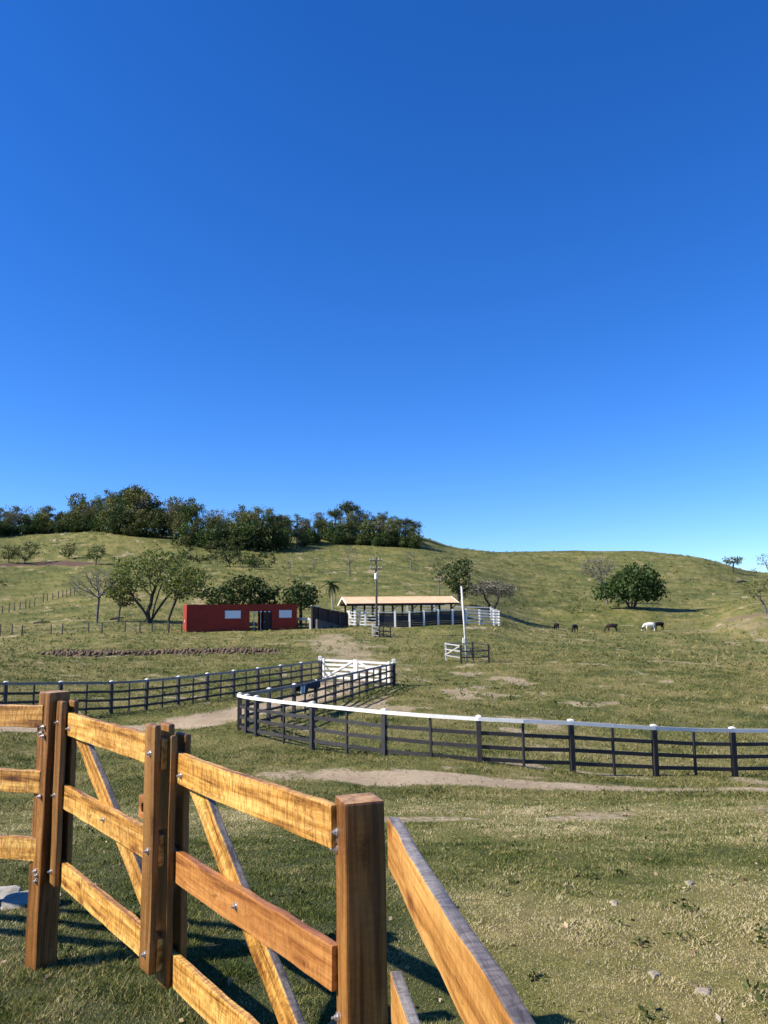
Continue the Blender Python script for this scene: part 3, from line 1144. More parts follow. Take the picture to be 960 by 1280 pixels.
lf0, lf1 = np.array([-11.9, 34.0]), np.array([-4.0, 47.7])
pts, kinds = [], []
for q in range(-14, 17):
    t = q / 16
    pts.append(tuple(lf0 + (lf1 - lf0) * t + (np.array([-0.6, 0.25]) * max(0, -q) * 0.5)))
    kinds.append('T' if q % 2 == 0 else 't')
paddock_fence('paddock_fence', 'straight dark rail fence from the left edge to the white gate', pts, kinds, FH, True, 4, 0)

# white double gate at the end of the lane
def white_gate(label, A, B, flip):
    A, B = Vector((*A, H(*A))), Vector((*B, H(*B)))
    root = thing('white_gate', label, 'gate', A, 0, 'leaves of the white farm gate')
    d = B - A
    L = d.length
    n = Vector((d.y, -d.x, 0)).normalized()
    if n.y > 0: n = -n
    z0, z1 = 0.22, 1.36
    for q in range(5):
        z = z0 + 0.06 + (z1 - z0 - 0.13) * q / 4
        board('rail', d * 0.02 + Vector((0, 0, z)), d * 0.98 + Vector((0, 0, z)), 0.125, 0.03, M_WHITE, root, tuple(n), 0.004, 0, 0)
    for t in (0.025, 0.975):
        p = d * t + n * 0.034
        board('stile', p + Vector((0, 0, z0 - 0.04)), p + Vector((0, 0, z1 + 0.05)), 0.12, 0.035, M_WHITE, root, tuple(n), 0.004, 0, 0)
    a, b = (0.07, 0.93) if not flip else (0.93, 0.07)
    board('brace', d * a + n * 0.034 + Vector((0, 0, z0 + 0.06)), d * b + n * 0.034 + Vector((0, 0, z1 - 0.06)), 0.11, 0.03, M_WHITE, root, tuple(n), 0.004, 0, 0)
    return root


gl, gr = Vector((-4.0, 47.7)), Vector((0.35, 46.0))
mid_ = (gl + gr) / 2
e = (gr - gl).normalized()
white_gate('left leaf of the white farm gate, brace rising to the middle', tuple(gl + e * 0.16), tuple(mid_ - e * 0.01), False)
white_gate('right leaf of the white farm gate, half hidden behind the dark fence', tuple(mid_ + e * 0.01), tuple(gr - e * 0.16), True)
for nm, lab, p in (('gate_post', 'dark white topped post at the left end of the white farm gate', gl + Vector((-0.02, 0.06))), ('gate_post', 'dark white topped post at the right end of the white farm gate', gr + Vector((0.10, 0.12)))):
    r = thing('gate_post', lab, 'gate post', (p.x, p.y, H(p.x, p.y)), 0, 'posts of the white farm gate')
    MB().box((0, 0, 0.55), (0.2, 0.2, 1.5)).build('shaft', M_BLACK, r, 0.01)
    MB().box((0, 0, 1.42), (0.215, 0.215, 0.24)).build('painted_top', M_WHITE, r, 0.015)

# navy cloth with white bundles on the lane side of the fence
def cloth_cover():
    p0, p1 = c0 + (c1 - c0) * (4.2 / 16), c0 + (c1 - c0) * (6.15 / 16)
    b = Vector((p0[0], p0[1], H(*p0)))
    root = thing('cloth_cover', 'navy cloth with two white patches hung over the lane fence', 'cloth', b, 0)
    n_, rows = 26, 9
    d = Vector((p1[0] - p0[0], p1[1] - p0[1], H(*p1) - b.z))
    nn_ = Vector((d.y, -d.x, 0)).normalized()
    V, F = [], []
    for side in range(1):
        for i in range(n_ + 1):
            t = i / n_
            drop0 = 0.32 + 0.05 * math.sin(t * 9) + 0.04 * math.sin(t * 23)
            for j in range(-rows, rows + 1):
                s = abs(j) / rows
                w = (0.13 + 0.02 * math.sin(t * 40) * s + 0.025 * s) * (1 if j > 0 else -1) * min(1, s * 3.2)
                V.append(d * t + nn_ * w + Vector((0, 0, FH + 0.045 - s * drop0 - 0.03 * math.sin(t * math.pi) + 0.008 * math.sin(t * 31))))
    k_ = 2 * rows + 1
    for i in range(n_):
        for j in range(k_ - 1):
            a = i * k_ + j
            F.append((a, a + 1, a + k_ + 1, a + k_))
    me = bpy.data.meshes.new('cloth')
    me.from_pydata([tuple(v) for v in V], [], F)
    o = link('sheet', me, M_CLOTH, root, None, True)
    o.modifiers.new('thick', 'SOLIDIFY').thickness = 0.012
    for t, sz in ((0.05, 0.34), (0.17, 0.26)):
        m = MB()
        m.box((0, 0, 0), (sz * 0.5, 0.035, 0.3))
        w = m.build('white_patch', M_WCLOTH, root, 0.012)
        w.matrix_local = Matrix.Translation(d * t + nn_ * 0.19 + Vector((0, 0, FH - 0.2))) @ Matrix.Rotation(math.atan2(d.y, d.x), 4, 'Z') @ Matrix.Rotation(0.15, 4, 'Y')


cloth_cover()

# ------------------------------------------------------------------ red building
def red_building():
    p = GD(233, 90)
    ang = math.radians(21)
    L, D, hgt = 13.15, 3.4, 3.15
    gz = p[2]
    root = thing('red_building', 'long low flat roofed red building with white shutters and an open passage', 'building', p, ang)
    th = 0.18
    ox0, ox1, oh = 7.35, 10.05, 2.35
    m = MB()
    b0 = -0.9
    def wall(x0, x1, y0, y1, z0, z1):
        m.box(((x0 + x1) / 2, (y0 + y1) / 2, (z0 + z1) / 2), (x1 - x0, y1 - y0, z1 - z0))
    wall(0, ox0, 0, th, b0, hgt)
    wall(ox1, L, 0, th, b0, hgt)
    wall(ox0, ox1, 0, th, oh, hgt)
    wall(0, ox0, D - th, D, b0, hgt)
    wall(ox1 - 1.0, L, D - th, D, b0, hgt)
    wall(ox0, ox1 - 1.0, D - th, D, oh, hgt)
    wall(0, th, th, D - th, b0, hgt)
    wall(L - th, L, th, D - th, b0, hgt)
    wall(ox0 - th, ox0, th, D - th, b0, hgt - 0.2)
    wall(ox1, ox1 + th, th, D - th, b0, hgt - 0.2)
    m.build('wall', M_RED, root)
    MB().box((L / 2, D / 2, hgt - 0.09), (L - 2 * th - 0.01, D - 2 * th - 0.01, 0.16)).build('roof', M_ROOFSLAB, root)
    for x0, x1 in ((4.45, 6.25), (10.95, 12.45)):
        w = MB().box(((x0 + x1) / 2, -0.012, 1.95), (x1 - x0 + 0.1, 0.05, 0.96)).build('window', M_FRAME, root)
        MB().box(((x0 + x1) / 2, -0.048, 1.95), (x1 - x0, 0.02, 0.86)).build('shutter', M_PANEL, w)
    d = MB().box((9.55, th + 0.08, oh / 2 - 0.02), (0.96, 0.05, oh - 0.06)).build('door', M_DARKW, root)
    MB().box((9.15, th + 0.03, 1.02), (0.05, 0.05, 0.12)).build('handle', M_STEEL, d)
    pm = MB()
    for x in (7.95, 8.75):
        pm.box((x, 0.4, 0.9), (0.09, 0.09, 2.6))
    pm.build('passage_post', M_GREYW, root)
    m = MB()
    for q in range(5):
        m.box((ox0 + 0.3 + q * 0.52, th / 2, oh - 0.1), (0.26, th + 0.06, 0.12))
    m.build('beam_end', M_PANEL, root)
    MB().box((-0.02, 1.4, 1.25), (0.05, 0.35, 0.3)).build('meter_box', M_CONC, root)


red_building()

# low pale wall and trough between the red building and the loading ramp
def trough():
    a, b = GD(371, 96), GD(389, 95)
    root = thing('water_trough', 'long pale concrete trough on dark posts beside the red building', 'trough', a)
    d = Vector(b - a)
    board('basin', Vector((0, 0, 1.15)), d + Vector((0, 0, 1.15)), 0.3, 0.6, M_CONC, root, (0, -1, 0), 0.02, 0, 1)
    for t in (0.06, 0.35, 0.65):
        m = MB().box((0, 0, 0.35), (0.14, 0.14, 1.35))
        m.build('post', M_POLE, root).location = d * t
    MB().box((0, 0, 0.45), (0.36, 0.36, 1.5)).build('pillar', M_WHITE, root).location = d * 0.98 + Vector((0, -0.1, 0))


trough()


def loading_ramp():
    a, b = GD(389, 94.5), GD(433.5, 98.5)
    root = thing('loading_ramp', 'dark brown boarded cattle loading ramp sloping down beside the palm', 'ramp', a)
    d = Vector(b - a)
    n = Vector((d.y, -d.x, 0)).normalized()
    if n.y > 0: n = -n
    ha, hb = 2.75, 1.65
    m = MB()
    for q in range(24):
        t0, t1 = q / 24 + 0.002, (q + 1) / 24 - 0.002
        p0, p1 = d * t0, d * t1
        z0, z1 = ha + (hb - ha) * t0, ha + (hb - ha) * t1
        j = 0.012 * (q % 3)
        vs_ = []
        for off in (0.02 + j, -0.02 + j):
            vs_ += [p0 + n * off + Vector((0, 0, -0.6)), p1 + n * off + Vector((0, 0, -0.6)), p1 + n * off + Vector((0, 0, z1)), p0 + n * off + Vector((0, 0, z0))]
        m.add(vs_, [(0, 1, 2, 3), (7, 6, 5, 4), (0, 4, 5, 1), (1, 5, 6, 2), (2, 6, 7, 3), (3, 7, 4, 0)])
    m.build('side_boards', M_DARKW, root)
    m = MB()
    for t in (0.0, 0.21, 0.5, 0.78, 1.0):
        z = ha + (hb - ha) * t
        m = MB().box((0, 0, z / 2 - 0.2), (0.18, 0.18, z + 0.45))
        m.build('post', M_POLE, root).location = d * t + n * 0.12
    board('top_rail', Vector((0, 0, ha + 0.06)) - n * 0.0, d * 0.25 + Vector((0, 0, ha - 0.2)), 0.1, 0.14, M_GREYW, root, tuple(n), 0, 0, 0)
    # grey concrete ramp bank on the near side
    m = MB()
    vs_ = []
    for off in (0.22, 0.75):
        for t, z in ((0.06, 1.15), (0.45, 0.55), (0.72, 0.1)):
            vs_ += [d * t + n * off + Vector((0, 0, z)), d * t + n * off + Vector((0, 0, -0.6))]
    m.add(vs_, [(0, 1, 3, 2), (2, 3, 5, 4), (6, 8, 9, 7), (8, 10, 11, 9), (0, 2, 8, 6), (2, 4, 10, 8), (0, 6, 7, 1), (4, 5, 11, 10)])
    m.build('ramp_bank', paint('grey_bank', (0.10, 0.095, 0.09), 0.9, 0.3, 2), root)


loading_ramp()

# ------------------------------------------------------------------ open barn and its corral
M_TILE, nt, N, L, B = newmat('orange_roof_tiles')
tc = N.new('ShaderNodeTexCoord')
wv = N.new('ShaderNodeTexWave')
wv.wave_type = 'BANDS'
wv.bands_direction = 'X'
wv.inputs['Scale'].default_value = 1.3
wv.inputs['Distortion'].default_value = 0.4
L.new(tc.outputs['Object'], wv.inputs['Vector'])
n1 = noise(N, L, tc.outputs['Object'], 1.1, 5, 0.7)
r1 = ramp(N, [(0.3, (0.54, 0.32, 0.17)), (0.55, (0.68, 0.45, 0.26)), (0.75, (0.72, 0.52, 0.34))])
L.new(n1.outputs['Fac'], r1.inputs['Fac'])
r2 = ramp(N, [(0.0, (0.7, 0.66, 0.62)), (0.5, (1.05, 1.05, 1.05))])
L.new(wv.outputs['Fac'], r2.inputs['Fac'])
L.new(mix(N, L, r1.outputs[0], r2.outputs[0], 0.6, 'MULTIPLY'), B.inputs['Base Color'])
B.inputs['Roughness'].default_value = 0.85
bumpn(N, L, wv.outputs['Fac'], 0.5, 0.06, B)


def barn():
    E0 = U(433.5, 755.5, 104)             # front left eave corner
    ang = math.radians(13)
    W, LEN, rise = 7.0, 15.8, 1.0
    g0 = H(E0[0], E0[1])
    root = thing('open_barn', 'open sided barn with an orange tiled gable roof above the white corral', 'barn', (E0[0], E0[1], g0), ang)
    ze = E0[2] - g0
    m = MB()
    t = 0.12
    for s in (0, 1):
        y0, y1, z0, z1 = (0, W / 2, ze, ze + rise) if s == 0 else (W, W / 2, ze, ze + rise)
        m.add([(0, y0, z0), (LEN, y0, z0), (LEN, y1, z1), (0, y1, z1), (0, y0, z0 + t), (LEN, y0, z0 + t), (LEN, y1, z1 + t), (0, y1, z1 + t)],
              [(0, 1, 2, 3), (4, 7, 6, 5), (0, 4, 5, 1), (1, 5, 6, 2), (3, 7, 4, 0)])
    m.build('roof', M_TILE, root)
    for x in (-0.05, LEN + 0.05):
        for (ya, yb) in ((0, W / 2 - 0.01), (W, W / 2 + 0.01)):
            board('bargeboard', (x, ya, ze + 0.0), (x, yb, ze + rise), 0.28, 0.05, M_WHITE, root, (1, 0, 0), 0, 0, 0)
    board('fascia', (0.03, -0.04, ze + 0.0), (LEN - 0.03, -0.04, ze + 0.0), 0.17, 0.05, M_DARKW, root, (0, -1, 0), 0, 0, 0)
    m = None
    for yi, y in enumerate((0.7, W - 0.7)):
        for q in range(6):
            x = 0.9 + q * (LEN - 1.8) / 5
            wx = Matrix.Rotation(ang, 4, 'Z') @ Vector((x, y, 0)) + Vector((E0[0], E0[1], 0))
            gz = H(wx.x, wx.y) - g0
            zt = ze + 0.2 * 0.9
            MB().box((0, 0, (gz - 0.3 + zt) / 2), (0.24, 0.24, zt - gz + 0.3)).build('post', M_POLE, root).location = (x, y, 0)
        board('beam', (0.2, y, ze + 0.02), (LEN - 0.2, y, ze + 0.02), 0.24, 0.14, M_DARKW, root, (0, -1, 0), 0, 0, 0)
    for q in range(6):
        x = 0.9 + q * (LEN - 1.8) / 5
        board('tie_beam', (x, 0.8, ze + 0.16), (x, W - 0.8, ze + 0.16), 0.18, 0.12, M_DARKW, root, (1, 0, 0), 0, 0, 0)
        board('strut', (x, 0.72, ze - 0.75), (min(x + 0.8, LEN), 0.72, ze - 0.08), 0.1, 0.1, M_DARKW, root, (0, -1, 0), 0, 0, 0)
    # some red cloth or saddles on the tie by the left gable
    m = MB()
    for q in range(6):
        m.box((1.2 + q * 0.26, 0.55, ze - 0.12 + 0.06 * (q % 2)), (0.24, 0.1, 0.22))
    return root


barn()


def corral():
    lst = [(437, 100), (443.7, 99.2), (450, 98.8), (457, 98.4), (473, 98.2), (494, 98.4), (512, 98.8), (530, 99.3), (548, 99.9), (566, 100.6), (583, 101.3), (600, 102), (618, 103), (624, 105.5)]
    P = [GD(a, b) for a, b in lst]
    base = Vector(P[0])
    root = thing('corral_fence', 'tall white corral fence with dark boarded middle bays in front of the barn', 'fence', P[0])
    P = [Vector(p) - base for p in P]
    hh = 1.88
    for i, p in enumerate(P):
        MB().box((0, 0, hh / 2 - 0.1), (0.24, 0.24, hh + 0.4)).build('post', M_WHITE, root, 0.02).location = p
    for i in range(len(P) - 1):
        a, b = P[i], P[i + 1]
        d = b - a
        n = Vector((d.y, -d.x, 0)).normalized()
        if n.y > 0: n = -n
        if 4 <= i <= 9:
            m = MB()
            for q in range(7):
                z = 0.13 + q * 0.248
                dd = d.normalized()
                Mx = Matrix((dd, n, dd.cross(n) * 1)).transposed()
                m.box((a + b) / 2 + n * 0.015 + Vector((0, 0, z)), (d.length - 0.26, 0.05, 0.228), Mx)
            m.build('dark_boards', M_NAVY, root)
            board('top_rail', a + d * 0.05 + Vector((0, 0, hh - 0.03)), b - d * 0.05 + Vector((0, 0, hh - 0.03)), 0.09, 0.2, M_GREYW, root, tuple(n), 0, 0, 0)
        else:
            for q in range(5):
                z = 0.22 + q * 0.38
                board('rail', a + n * 0.14 + Vector((0, 0, z)), b + n * 0.14 + Vector((0, 0, z)), 0.12, 0.04, M_GREYW, root, tuple(n), 0, 0, 0)
    # side and rear lines of the corral
    for (a, b) in (((624, 105.5), (612, 118)), ((612, 118), (440, 116))):
        p, q = Vector(GD(*a)) - base, Vector(GD(*b)) - base
        for z in (0.3, 0.75, 1.2, 1.65):
            board('rail', p + Vector((0, 0, z)), q + Vector((0, 0, z)), 0.16, 0.04, M_GREYW, root, (0, -1, 0), 0, 0, 0)
        for t in np.linspace(0, 1, 6):
            pp = p + (q - p) * t
            pp.z = H(pp.x + base.x, pp.y + base.y) - base.z
            MB().box((0, 0, 0.9), (0.2, 0.2, 2.3)).build('post', M_GREYW, root).location = pp
    # leaning white stay at the left end
    board('stay', P[0] + Vector((-0.3, 0, 1.9)), P[0] + Vector((0.75, -0.5, 0)), 0.2, 0.08, M_WHITE, root, (0, -1, 0), 0, 0, 0)


corral()

# ------------------------------------------------------------------ poles and their wooden guards
M_DULL = paint('dull_white_timber', (0.36, 0.35, 0.32), 0.7, 0.3, 5)


def guard(label, F, Rv, Lv, hgt, pale=None):
    """square timber guard: F front corner, Rv and Lv the two side vectors"""
    F = Vector((*F, H(*F)))
    root = thing('pole_guard', label, 'pole guard', F, 0, 'timber guards around the poles')
    Rv, Lv = Vector((*Rv, 0)), Vector((*Lv, 0))
    cs = [Vector((0, 0, 0)), Rv, Rv + Lv, Lv]
    for c in cs:
        c.z = H(F.x + c.x, F.y + c.y) - F.z
        MB().box((0, 0, hgt / 2 - 0.1), (0.13, 0.13, hgt + 0.25)).build('post', M_BLACK if c is not cs[3] else M_GREYW, root, 0.01).location = c
    for i in range(4):
        a, b = cs[i], cs[(i + 1) % 4]
        d = b - a
        n = Vector((d.y, -d.x, 0)).normalized()
        dark = i in (0, 1)  # front and right rails: their shade is painted in as black
        for z in ((hgt - 0.5, hgt - 0.98) if i == 0 else (hgt - 0.06, hgt - 0.5, hgt - 0.98)):
            board('rail', a + Vector((0, 0, z)) + n * 0.08, b + Vector((0, 0, z)) + n * 0.08, 0.085, 0.035, M_BLACK if dark else (pale or M_GREYW), root, tuple(n), 0, 0, 0)
        if i in (3, 2):
            board('brace', a + n * 0.115 + Vector((0, 0, hgt - 0.98)) , b + n * 0.115 + Vector((0, 0, hgt - 0.1)), 0.08, 0.03, pale or M_GREYW, root, tuple(n), 0, 0, 0)
    return root


f = G(576.5, 829.5)
guard('square white and black timber guard, its shaded sides painted black, around the leaning white pole', (f[0], f[1]), (2.3, 1.0), (-1.0, 2.25), 1.42, M_DULL)
f = GD(474, 84)
guard('small timber guard around the foot of the utility pole', (f[0], f[1]), (1.2, 0.5), (-0.75, 1.3), 1.15, M_GREYD)


def white_pole():
    b = G(576.5, 829.5) + np.array([0.62, 1.55, 0.0])
    b[2] = H(b[0], b[1])
    root = thing('white_pole', 'plain whitewashed pole leaning left with a small white box on it', 'pole', b)
    hgt = 5.95
    lean = -0.28
    m = MB().tube([(0, 0, -0.4), (lean * 0.5, 0, hgt * 0.5), (lean, 0, hgt)], [0.095, 0.085, 0.075], 10)
    m.build('shaft', M_WPOLE, root, smooth=True)
    MB().box((-0.22, -0.12, 1.65), (0.22, 0.18, 0.42)).build('meter_box', M_WHITE, root, 0.02)
    MB().tube([(0.62, 0.4, -0.1), (0.30, 0.2, 1.0)], [0.05, 0.05], 6).build('stay', M_POLE, root)
    MB().tube([(lean, 0, hgt), (lean, 0, hgt + 0.06)], [0.09, 0.02], 10).build('cap', M_WHITE, root)


white_pole()


def utility_pole():
    b = GD(471, 85)
    root = thing('utility_pole', 'dark utility pole with two crossarms and a white transformer near its top', 'utility pole', b)
    top = U(470.3, 696, 85)
    hgt = top[2] - b[2]
    MB().tube([(0, 0, -0.4), (0, 0, hgt * 0.5), (0, 0, hgt)], [0.14, 0.12, 0.09], 10).build('shaft', M_POLE, root, smooth=True)
    for z, w in ((hgt - 0.45, 0.9), (hgt - 1.35, 0.85)):
        c = MB().box((0, -0.13, z), (w * 1.5, 0.1, 0.12)).build('crossarm', M_POLE, root)
        for s in (-0.62, -0.3, 0.3, 0.62):
            MB().tube([(s, -0.13, z + 0.06), (s, -0.13, z + 0.13), (s, -0.13, z + 0.2), (s, -0.13, z + 0.27)], [0.03, 0.065, 0.05, 0.03], 8).build('insulator', M_INS, c)
    t = MB().tube([(0, -0.34, hgt - 2.5), (0, -0.34, hgt - 2.46), (0, -0.34, hgt - 1.9), (0, -0.34, hgt - 1.85)], [0.17, 0.2, 0.2, 0.15], 12).build('transformer', M_WHITE, root)
    MB().tube([(0.07, -0.34, hgt - 1.85), (0.07, -0.34, hgt - 1.65)], [0.035, 0.03], 8).build('bushing', M_INS, t)
    MB().tube([(0, -0.15, hgt), (0, -0.15, hgt + 0.35)], [0.025, 0.02], 6).build('lightning_rod', M_STEEL, root)


utility_pole()

# ------------------------------------------------------------------ wire fences
def wire_fence(label, plist, hgt, wires, lean=0.05, seed=0):
    pts = [G(px, py) for px, py in plist]
    base = Vector(pts[0])
    root = thing('wire_fence', label, 'fence', pts[0], 0, 'wire fences on the slope')
    rs = random.Random(seed)
    P = [Vector(p) - base for p in pts]
    for p in P:
        h_ = hgt * rs.uniform(0.88, 1.1)
        o = MB().tube([(0, 0, -0.2), (rs.uniform(-lean, lean), 0, h_)], [0.085, 0.07], 6).build('post', M_POLE, root)
        o.location = p
    for z in wires:
        for a, b in zip(P[:-1], P[1:]):
            MB().tube([a + Vector((0, 0, z)), b + Vector((0, 0, z))], [0.012, 0.012], 4, False).build('wire', M_WIRE, root)
    return root


wire_fence('wire fence on dark posts between the left edge and the red building',
           [(-14, 795), (0, 795), (15, 793), (27, 795), (64, 792.5), (78, 793), (111, 791), (127, 792), (156, 790), (175, 791), (190, 790.5), (211, 791), (227, 791)], 1.15, (0.35, 0.7, 1.0), 0.06, 1)
wire_fence('wire fence climbing the left slope behind the bare tree',
           [(-12, 769), (3, 767), (11, 766), (18, 764), (25, 762.5), (32, 761), (37, 760), (43, 757.5), (54, 753), (59, 751.5), (66, 750), (73, 748), (78, 747), (83, 746), (88, 745), (93, 744)], 1.35, (0.5, 0.9, 1.2), 0.06, 2)
wire_fence('thin wire fence crossing the hillside at the far right',
           [(800, 729), (817, 729), (834, 728.5), (850, 728.5), (867, 728), (884, 727.5), (900, 727), (915, 727), (928, 726.5), (943, 727), (958, 728)], 1.5, (0.5, 0.9, 1.3), 0.05, 3)

# ------------------------------------------------------------------ trees
def colonize(attract, trunk, step, kill, infl, seed, iters=160, jitter=0.25, grav=0.0):
    """space colonisation: returns nodes (n,3) and parent index"""
    rs = np.random.default_rng(seed)
    nodes = [np.array(p, float) for p in trunk[0]]
    par = [-1] + list(range(len(nodes) - 1))
    for extra in trunk[1:]:
        i0 = extra[0]
        prev = i0
        for p in extra[1]:
            nodes.append(np.array(p, float))
            par.append(prev)
            prev = len(nodes) - 1
    A = np.array(attract, float)
    alive = np.ones(len(A), bool)
    for _ in range(iters):
        if not alive.any():
            break
        Nn = np.array(nodes)
        Aa = A[alive]
        D = np.linalg.norm(Aa[:, None] - Nn[None], axis=2)
        j = D.argmin(1)
        dmin = D[np.arange(len(Aa)), j]
        ok = dmin < infl
        if not ok.any():
            infl *= 1.5
            if infl > 1e3: break
            continue
        new = {}
        for a, jj in zip(Aa[ok], j[ok]):
            v = a - Nn[jj]
            new.setdefault(jj, []).append(v / (np.linalg.norm(v) + 1e-9))
        added = 0
        for jj, vs_ in new.items():
            d = np.mean(vs_, 0) + rs.normal(0, jitter, 3) * 0.5
            if par[jj] >= 0:
                pd = Nn[jj] - Nn[par[jj]]
                d = d + 0.35 * pd / (np.linalg.norm(pd) + 1e-9)
            d[2] += grav
            d /= np.linalg.norm(d) + 1e-9
            nodes.append(Nn[jj] + d * step)
            par.append(jj)
            added += 1
        Nn = np.array(nodes)
        ia = np.nonzero(alive)[0]
        D = np.linalg.norm(A[ia][:, None] - Nn[-added:][None], axis=2).min(1)
        alive[ia[D < kill]] = False
        if len(nodes) > 3500: break
    return np.array(nodes), np.array(par)


def radii(nodes, par, r_tip, r_base, expo=2.3):
    n = len(nodes)
    cnt = np.zeros(n)
    kids = np.zeros(n, int)
    for i in range(n):
        if par[i] >= 0: kids[par[i]] += 1
    for i in range(n - 1, -1, -1):
        if kids[i] == 0: cnt[i] = 1
        if par[i] >= 0: cnt[par[i]] += cnt[i]
    # parents may come after children never: parents always have a smaller index
    r = r_tip * cnt ** (1 / expo)
    r = np.minimum(r, r_base * 1.0)
    if r[0] < r_base:
        f = r_base / r[0]
        w = ((r - r_tip) / (r[0] - r_tip + 1e-9)).clip(0, 1)
        r = r * (1 + (f - 1) * w)
    return r, kids


def limb_mesh(name, nodes, par, r, sides=6):
    V, F = [], []
    for i in range(len(nodes)):
        p = par[i]
        if p < 0: continue
        a, b = nodes[p], nodes[i]
        t = b - a
        L_ = np.linalg.norm(t)
        if L_ < 1e-6: continue
        t = t / L_
        u = np.cross(t, [0.2, 0.9, 0.1])
        if np.linalg.norm(u) < 0.1: u = np.cross(t, [1, 0, 0])
        u /= np.linalg.norm(u)
        w = np.cross(t, u)
        ra, rb = min(r[p], r[i] * 1.25), r[i]
        ns = sides if r[i] > 0.03 else 3
        base = len(V)
        for q in range(ns):
            an = 2 * math.pi * q / ns
            o = u * math.cos(an) + w * math.sin(an)
            V.append(a - t * ra * 0.3 + o * ra)
        for q in range(ns):
            an = 2 * math.pi * q / ns
            o = u * math.cos(an) + w * math.sin(an)
            V.append(b + o * rb)
        for q in range(ns):
            F.append((base + q, base + (q + 1) % ns, base + ns + (q + 1) % ns, base + ns + q))
    return np_mesh(name, np.array(V), np.array(F))


def leaves_mesh(name, centers, per, rad, size, seed, flat=0.7, aspect=0.55):
    rs = np.random.default_rng(seed)
    n = len(centers) * per
    C = np.repeat(np.asarray(centers), per, 0) + rs.normal(0, 1, (n, 3)) * np.array([rad, rad, rad * flat])
    a = rs.normal(0, 1, (n, 3))
    a /= np.linalg.norm(a, axis=1)[:, None]
    b = rs.normal(0, 1, (n, 3))
    b -= a * (a * b).sum(1)[:, None]
    b /= np.linalg.norm(b, axis=1)[:, None]
    s = size * rs.uniform(0.6, 1.4, n)[:, None]
    V = np.stack([C - a * s, C + b * s * aspect, C + a * s, C - b * s * aspect], 1).reshape(-1, 3)
    return np_mesh(name, V, np.arange(n * 4).reshape(n, 4))


def blob_pts(blobs, n, seed, shell=0.5):
    """points in a union of ellipsoids (cx,cy,cz,rx,ry,rz), denser towards their surface"""
    rs = np.random.default_rng(seed)
    vol = np.array([b[3] * b[4] * b[5] for b in blobs])
    pick = rs.choice(len(blobs), n, p=vol / vol.sum())
    d = rs.normal(0, 1, (n, 3))
    d /= np.linalg.norm(d, axis=1)[:, None]
    rr_ = rs.random(n) ** (1 / 3) * (1 - shell) + shell * rs.random(n) ** 0.15
    B_ = np.array(blobs)[pick]
    return B_[:, :3] + d * rr_[:, None] * B_[:, 3:]


def make_tree(name, label, loc, blobs, trunk, leaf, bark, n_att=160, per=14, rad=0.3, size=0.16, step=0.35, r_tip=0.012, r_base=0.2, seed=1,
              leafy=1.0, group=None, infl=4.0, jitter=0.3, part='crown', flat=0.7, shell=0.5, cat='tree', extra_blobs=None, kill=None, inner=False):
    root = thing(name, label, cat, loc, 0, group)
    att = blob_pts(blobs, n_att, seed, shell)
    nodes, par = colonize(att, trunk, step, kill or step * 1.6, infl, seed, jitter=jitter)
    r, kids = radii(nodes, par, r_tip, r_base)
    link('trunk', limb_mesh('trunk', nodes, par, r), bark, root)
    if leafy > 0:
        rs = np.random.default_rng(seed + 5)
        tips = nodes[(r < r_tip * (3.2 if inner else 2.2))]
        tips = tips[rs.random(len(tips)) < leafy]
        if extra_blobs is not None:
            tips = np.vstack([tips, blob_pts(extra_blobs, max(8, n_att // 4), seed + 9, 0.6)])
        # leave gaps: drop tips in some noise cells
        link(part, leaves_mesh(part, tips, per, rad, size, seed + 3, flat), leaf, root)
    return root


def T1(h, bend=0.0, n=4, sink=0.3):
    return [[(bend * (i / n) ** 2, 0.0, -sink + (h + sink) * i / n) for i in range(n + 1)]]


# --- trees standing near the buildings
make_tree('bare_tree', 'leafless tree with thin spreading branches left of the big spreading tree', G(121, 779),
          [(-0.6, 0, 5.3, 3.6, 3.0, 2.2), (1.2, 0, 5.6, 2.6, 2.2, 1.8)], T1(2.6, 0.1), None, M_BARKG, 1000, 0, step=0.25, kill=0.27, r_tip=0.018, r_base=0.19, seed=11, leafy=0, infl=5)
b = G(186, 779)
trunk = [[(0, 0, -0.4), (-0.05, 0, 0.6), (-0.15, 0, 1.6), (-0.25, 0.1, 2.6)],
         (0, [(0.35, 0.1, 0.5), (0.55, 0.1, 1.6), (0.8, 0.1, 2.8)]), (1, [(-0.5, -0.2, 1.4), (-1.2, -0.3, 2.4), (-2.0, -0.4, 3.3)]),
         (4, [(0.9, 0.3, 1.5), (1.6, 0.4, 2.6)]), (2, [(0.1, 0.3, 2.4), (0.2, 0.4, 3.6)])]
make_tree('spreading_tree', 'big many stemmed spreading tree with sparse olive leaves left of the red building', b,
          [(-1.0, 0, 6.6, 4.2, 3.4, 2.8), (2.4, 0, 6.8, 4.2, 3.2, 2.8), (-4.0, -0.5, 4.8, 2.2, 2.0, 1.8), (4.8, 0, 5.4, 2.6, 2.2, 2.2), (0.8, 0, 8.2, 3.0, 2.4, 1.8)], trunk,
          M_LEAF_MID, M_BARK, 700, 9, 0.36, 0.17, 0.36, 0.021, 0.48, 12, 0.78, infl=6)
make_tree('yellowing_tree', 'small yellow green tree between the leafless tree and the spreading tree', b + np.array([-4.4, 1.2, -0.1]),
          [(0.2, 0, 4.6, 1.8, 1.5, 2.2), (0.9, 0, 3.4, 1.9, 1.3, 1.2), (-0.4, 0, 6.0, 1.1, 1.0, 1.0)], T1(1.8, 0.1), M_LEAF_YEL, M_BARKG, 150, 13, 0.32, 0.17, 0.32, 0.014, 0.12, 13, 0.9)
